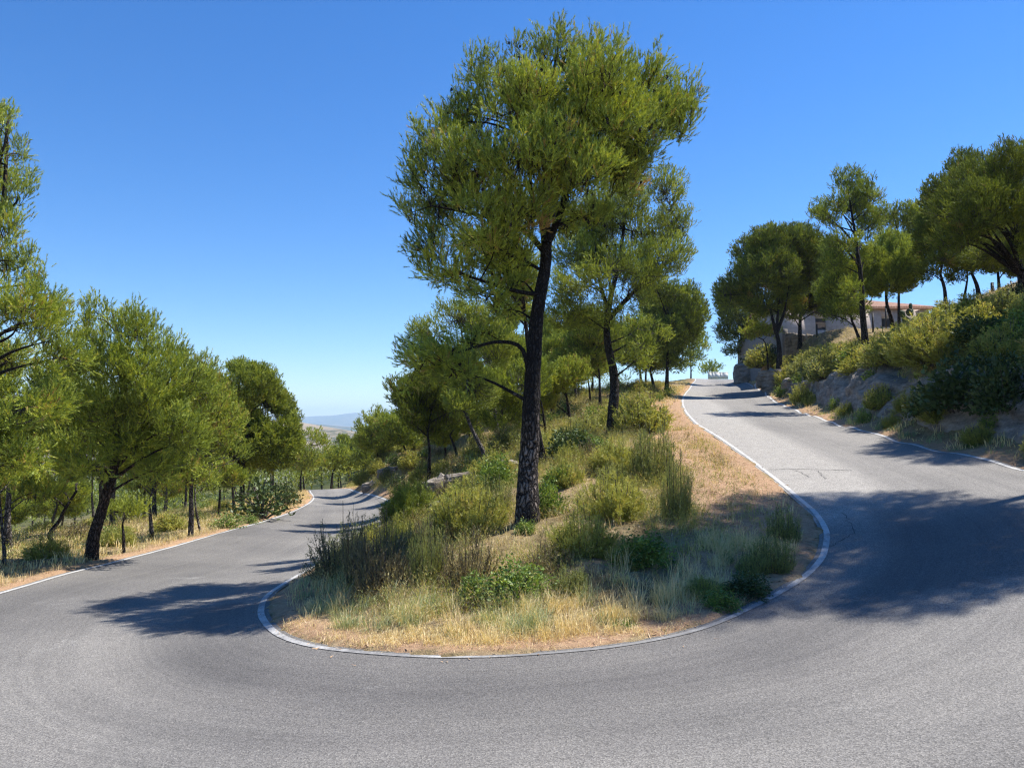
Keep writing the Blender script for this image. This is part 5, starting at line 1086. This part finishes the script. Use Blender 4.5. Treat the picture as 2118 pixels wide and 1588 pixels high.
# front wall round real window openings
xs = [0]; t_ = .3
def wallbox(x0, x1, z0, z1): mb.box(((x0 + x1) / 2, t_ / 2, (z0 + z1) / 2), (x1 - x0, t_, z1 - z0))
px_ = 0
for (a, b_, c, d_) in wins:
    wallbox(px_, a, -.6, hz); wallbox(a, b_, -.6, c); wallbox(a, b_, d_, hz); px_ = b_
wallbox(px_, wd_, -.6, hz)
mb.box((.15, 4.5, hz / 2 - .3), (.3, 8.4, hz + .6)); mb.box((wd_ - .15, 4.5, hz / 2 - .3), (.3, 8.4, hz + .6)); mb.box((wd_ / 2, 8.85, hz / 2 - .3), (wd_, .3, hz + .6))
mb.build('wall', M['plaster'], house)
for (a, b_, c, d_) in wins:
    f = MB(); w_ = .07
    for bx_ in (((a + w_ / 2), (c + d_) / 2, w_, d_ - c), ((b_ - w_ / 2), (c + d_) / 2, w_, d_ - c), ((a + b_) / 2, c + w_ / 2, b_ - a - 2 * w_, w_), ((a + b_) / 2, d_ - w_ / 2, b_ - a - 2 * w_, w_)):
        f.box((bx_[0], .12, bx_[1]), (bx_[2], .08, bx_[3]))
    wo = f.build('window', M['frame'], house)
    s_ = MB(); nsl = 14
    for i in range(nsl): s_.box(((a + b_) / 2, .14, c + w_ + (d_ - c - 2 * w_) * (i + .5) / nsl), (b_ - a - 2 * w_, .05, (d_ - c - 2 * w_) / nsl * .82))
    s_.build('shutter', M['shutter'], wo)
hip_roof(house, -.4, wd_ + .4, -.45, 9.4, hz + .18, hz + 1.55, 4.2)
# grey retaining wall near the crest, and the low terrace wall of stones
def wall_line(name, pts, thick, mat, label, cat, rough=0.0, base_drop=.5, caps=None):
    q = smooth_path([p[:2] + [0] for p in pts], 60); zt = np.interp(np.linspace(0, 1, 60), np.linspace(0, 1, len(pts)), [p[2] for p in pts]); zb = np.interp(np.linspace(0, 1, 60), np.linspace(0, 1, len(pts)), [p[3] for p in pts])
    tn = nrm(np.gradient(q[:, :2], axis=0)); nn = np.stack([-tn[:, 1], tn[:, 0]], 1); V = []; rows = 10
    for i in range(60):
        ring = []
        for r in range(rows + 1):
            of = thick / 2 + rough * rng.normal(); ring.append((q[i, 0] - nn[i, 0] * of, q[i, 1] - nn[i, 1] * of, zb[i] + (zt[i] - zb[i]) * r / rows + (rough * rng.normal() if r == rows else 0)))
        for r in range(rows, -1, -1):
            of = thick / 2 + rough * rng.normal(); ring.append((q[i, 0] + nn[i, 0] * of, q[i, 1] + nn[i, 1] * of, zb[i] + (zt[i] - zb[i]) * r / rows + (rough * rng.normal() if r == rows else 0)))
        V += ring
    k = 2 * (rows + 1); i = np.arange(59)[:, None] * k; j = np.arange(k)[None]; jn = (j + 1) % k
    Fq = np.stack([i + j, i + jn, i + k + jn, i + k + j], -1).reshape(-1, 4)
    e0 = np.array([[r, r + 1, k - 2 - r, k - 1 - r] for r in range(rows)]); Fq = np.concatenate([Fq, e0[:, ::-1], e0 + 59 * k])
    V = np.array(V); b = V[0].copy()
    o = mesh_obj(name, V - b, Fq, M[mat], loc=b); setp(o, label=label, category=cat); return o
def wp(px, ptop, pbot, d): a = P(px, ptop, d); b_ = P(px, pbot, d); return [a[0], a[1], a[2], min(b_[2], H1(a[0], a[1]) - .4)]
wall_line('retaining_wall', [wp(1529, 705, 752, 78), wp(1565, 695, 752, 70), wp(1600, 684, 752, 63), wp(1624, 680, 745, 59)], .4, 'cement', 'tall grey rendered retaining wall at the top of the road', 'wall', .012)
wall_line('stone_wall', [wp(1624, 688, 712, 58.6), wp(1680, 692, 708, 57.5), wp(1720, 694, 702, 57), wp(1756, 690, 700, 56.5)], .45, 'rock', 'low rough stone terrace wall in front of the house', 'wall', .05)
for (px, pt, pb, d, lab) in ((1805, 648, 684, 52, 'thin dark fence post before the house between the windows'), (1832, 634, 676, 54, 'thin dark fence post beside the second window'), (2052, 586, 645, 33, 'dark fence post standing in scrub high on the right bank'), (1689, 672, 706, 54, 'thin dark fence post below the first window')):
    a = P(px, pt, d); zb = H1(a[0], a[1]) - .3
    mb = MB(); h_ = a[2] - zb; mb.box((0, 0, h_ / 2), (.09, .09, h_)); mb.box((0, 0, h_ + .02), (.12, .12, .04), taper=.5)
    for zz in (.55, .8): mb.box((0, -.06, h_ * zz), (.03, .04, .05))
    o = mb.build('fence_post', M['metal'], loc=(a[0], a[1], zb)); setp(o, label=lab, category='fence post', group='dark fence posts on the hillside')
for i, (px, w_, lab) in enumerate(((1468, .45, 'leftmost narrow white block at the crest of the road'), (1475, .3, 'thin white block second from the left at the crest'), (1483, .75, 'widest white block in the middle of the row at the crest'), (1491, .35, 'thin white block right of the widest one at the crest'), (1500, .8, 'rightmost big white block at the crest against the bank'))):
    a = P(px, 779, 113 + i * .8); zb = max(H1(a[0], a[1]), a[2] - .2)
    mb = MB(); mb.box((0, 0, .30), (w_, .4, .9)); mb.box((0, 0, .78), (w_ + .06, .46, .06)); mb.box((0, 0, .85), (w_, .4, .08), taper=.75)
    o = mb.build('roadside_block', M['white'], loc=(a[0], a[1], zb)); setp(o, label=lab, category='concrete block', group='white blocks along the crest')
# prickly pear by the house
a = P(1883, 655, 44); pc = empty('prickly_pear', (a[0], a[1], H1(a[0], a[1]))); setp(pc, label='dark prickly pear cactus beside the tiled roof', category='cactus')
def pad(c, r, tilt, rz):
    sp_ = MB(); u = np.linspace(0, math.pi, 9); v = np.linspace(0, 2 * math.pi, 12, endpoint=False)
    V = np.array([[math.sin(a_) * math.cos(b_) * r * .75, math.sin(a_) * math.sin(b_) * .05, -math.cos(a_) * r + r] for a_ in u for b_ in v])
    ct, s2 = math.cos(tilt), math.sin(tilt); V = np.stack([V[:, 0] * ct + V[:, 2] * s2, V[:, 1], -V[:, 0] * s2 + V[:, 2] * ct], 1)
    cz, sz = math.cos(rz), math.sin(rz); V = np.stack([V[:, 0] * cz - V[:, 1] * sz, V[:, 0] * sz + V[:, 1] * cz, V[:, 2]], 1) + c
    i = np.arange(8)[:, None] * 12; j = np.arange(12)[None]; sp_.add(V, np.stack([i + j, i + (j + 1) % 12, i + 12 + (j + 1) % 12, i + 12 + j], -1).reshape(-1, 4))
    sp_.build('pad', M['cactus'], pc, smooth=True)
M['cactus'] = plain('cactus_green', (0.06, 0.09, 0.04), .6)
for q in (((0, 0, -.05), .32, 0, .2), ((.1, 0, .5), .28, .5, .5), ((-.1, 0, .5), .28, -.5, -.3), ((.38, 0, .85), .22, .7, .2), ((.15, .05, 1.0), .24, .1, .9), ((-.35, 0, .9), .24, -.5, .1), ((-.05, 0, 1.0), .22, -.1, -.6), ((.05, .1, 1.4), .2, .2, .4)):
    pad(np.array(q[0]), q[1], q[2], q[3])

# ------------------------------------------------------------------ far-off wood
sp = Soup(); tb = MB()
y = rng.uniform(70, 520, 4200) ** 1.0; x = y * rng.uniform(-.85, .16, len(y))
k = ~((y < 104) & (x > -15)) & ((x < -46) | (y > 78) | (y < 0)) & ~((y < 125) & (x > -16)) & (-road_signed(x, y) > 2.5)
x, y = x[k], y[k]; z = H(x, y)
for xx, yy, zz in zip(x, y, z):
    pm = yy / 769.0; hgt = rng.uniform(3.6, 6.5); ns = 26
    t0 = .42 + rng.normal(0, .12); u = unit(ns); c = np.array([xx, yy, zz + hgt * .62]); rr_ = np.array([rng.uniform(1.3, 2.3)] * 2 + [hgt * .36])
    pos = c + u * rng.random((ns, 1)) ** .5 * rr_; dr = nrm(u * .5 + [0, 0, .7] + rng.normal(0, .3, (ns, 3)))
    needles(sp, pos, dr, np.full(ns, .5), np.clip(t0 + rng.normal(0, .14, ns), 0, .95), 5, max(.45, 2.4 * pm), max(.10, .55 * pm), .15, .8)
    if yy < 160 and rng.random() < .12: tb.tube([(xx, yy, zz - .2), (xx + rng.normal(0, .2), yy, zz + hgt * .6)], [.14, .08], 5)
o = sp.build('woodland', [M['needle_dark']]); setp(o, kind='stuff', label='far-off pine wood filling the valley below the road')
tk = tb.build('trunks', M['bark'], o); setp(tk, kind='stuff')

# ------------------------------------------------------------------ far hills
def far_hill(name, prof, d, depth, mat, label, rough, seed):
    xs = np.array([P(q[0], q[1], d)[0] for q in prof]); zs = np.array([P(q[0], q[1], d)[2] for q in prof])
    gx_ = np.linspace(xs[0], xs[-1], 260); gy_ = np.linspace(-1, 1, 70); X_, Y_ = np.meshgrid(gx_, gy_)
    ridge = np.interp(X_, xs, zs); base_ = -110.0
    sh = 1 - np.abs(Y_) ** 1.4; yy = d + Y_ * depth; n_ = fbm(X_ / depth * 2.2 + seed, yy / depth * 2.2, 6)
    z_ = base_ + (ridge - base_) * sh + n_ * rough * sh ** .5 * (.25 + .75 * np.abs(Y_) ** .6)
    ny_, nx_ = X_.shape; i = (np.arange(ny_ - 1)[:, None] * nx_ + np.arange(nx_ - 1)[None]).ravel()
    o = mesh_obj(name, np.stack([X_.ravel(), yy.ravel(), z_.ravel()], 1), np.stack([i, i + 1, i + nx_ + 1, i + nx_], 1), M[mat], smooth=True)
    setp(o, kind='structure', label=label)
def hill_mat(name, a, b_, c_, sc):
    m, nt, out = mat_new(name); tc = N(nt, "ShaderNodeTexCoord"); v = tc.outputs['Object']
    n1 = noise(nt, v, sc, 8, .7); n2 = noise(nt, v, sc * .18, 4, .6)
    c = ramp(nt, n1, [(.40, a), (.50, b_), (.62, c_)]); c = mix(nt, ramp(nt, n2, [(.5, (0, 0, 0)), (.62, (1, 1, 1))]), c, c_)
    principled(nt, out, c, .95, None); M[name] = m
hill_mat('hill_scrub', (.05, .058, .03), (.13, .115, .07), (.27, .215, .15), .05)
hill_mat('hill_wood', (.03, .045, .025), (.06, .075, .045), (.14, .13, .10), .012)
far_hill('hill', [(250, 905), (400, 880), (520, 866), (600, 868), (640, 876), (700, 886), (760, 897), (900, 900), (1050, 906), (1250, 915)], 1500, 620, 'hill_scrub', 'brown hillside dotted with scrub beyond the lower road', 22, 3)
far_hill('hill', [(200, 885), (450, 872), (600, 873), (660, 877), (720, 882), (790, 884), (950, 878), (1200, 884)], 5200, 1500, 'hill_wood', 'long blue green ridge behind the brown hillside', 60, 9)
far_hill('mountain', [(300, 872), (500, 866), (610, 864), (650, 860), (690, 859), (725, 854), (745, 853), (765, 858), (820, 866), (950, 868), (1200, 873)], 12500, 2600, 'hill_wood', 'pale blue mountain on the horizon', 60, 5)

# ------------------------------------------------------------------ air
mb = MB(); mb.box((0, 6800, 20), (17000, 17400, 520))
m = bpy.data.materials.new('air'); m.use_nodes = True; nt = m.node_tree; nt.nodes.clear(); out = nt.nodes.new("ShaderNodeOutputMaterial")
pv = nt.nodes.new("ShaderNodeVolumePrincipled"); pv.inputs['Color'].default_value = (0.60, 0.79, 1.0, 1); pv.inputs['Density'].default_value = 1.1e-4; pv.inputs['Anisotropy'].default_value = 0.2
nt.links.new(pv.outputs[0], out.inputs['Volume'])
hz_o = mb.build('haze', m); setp(hz_o, kind='stuff', label='thin summer haze over the valley')
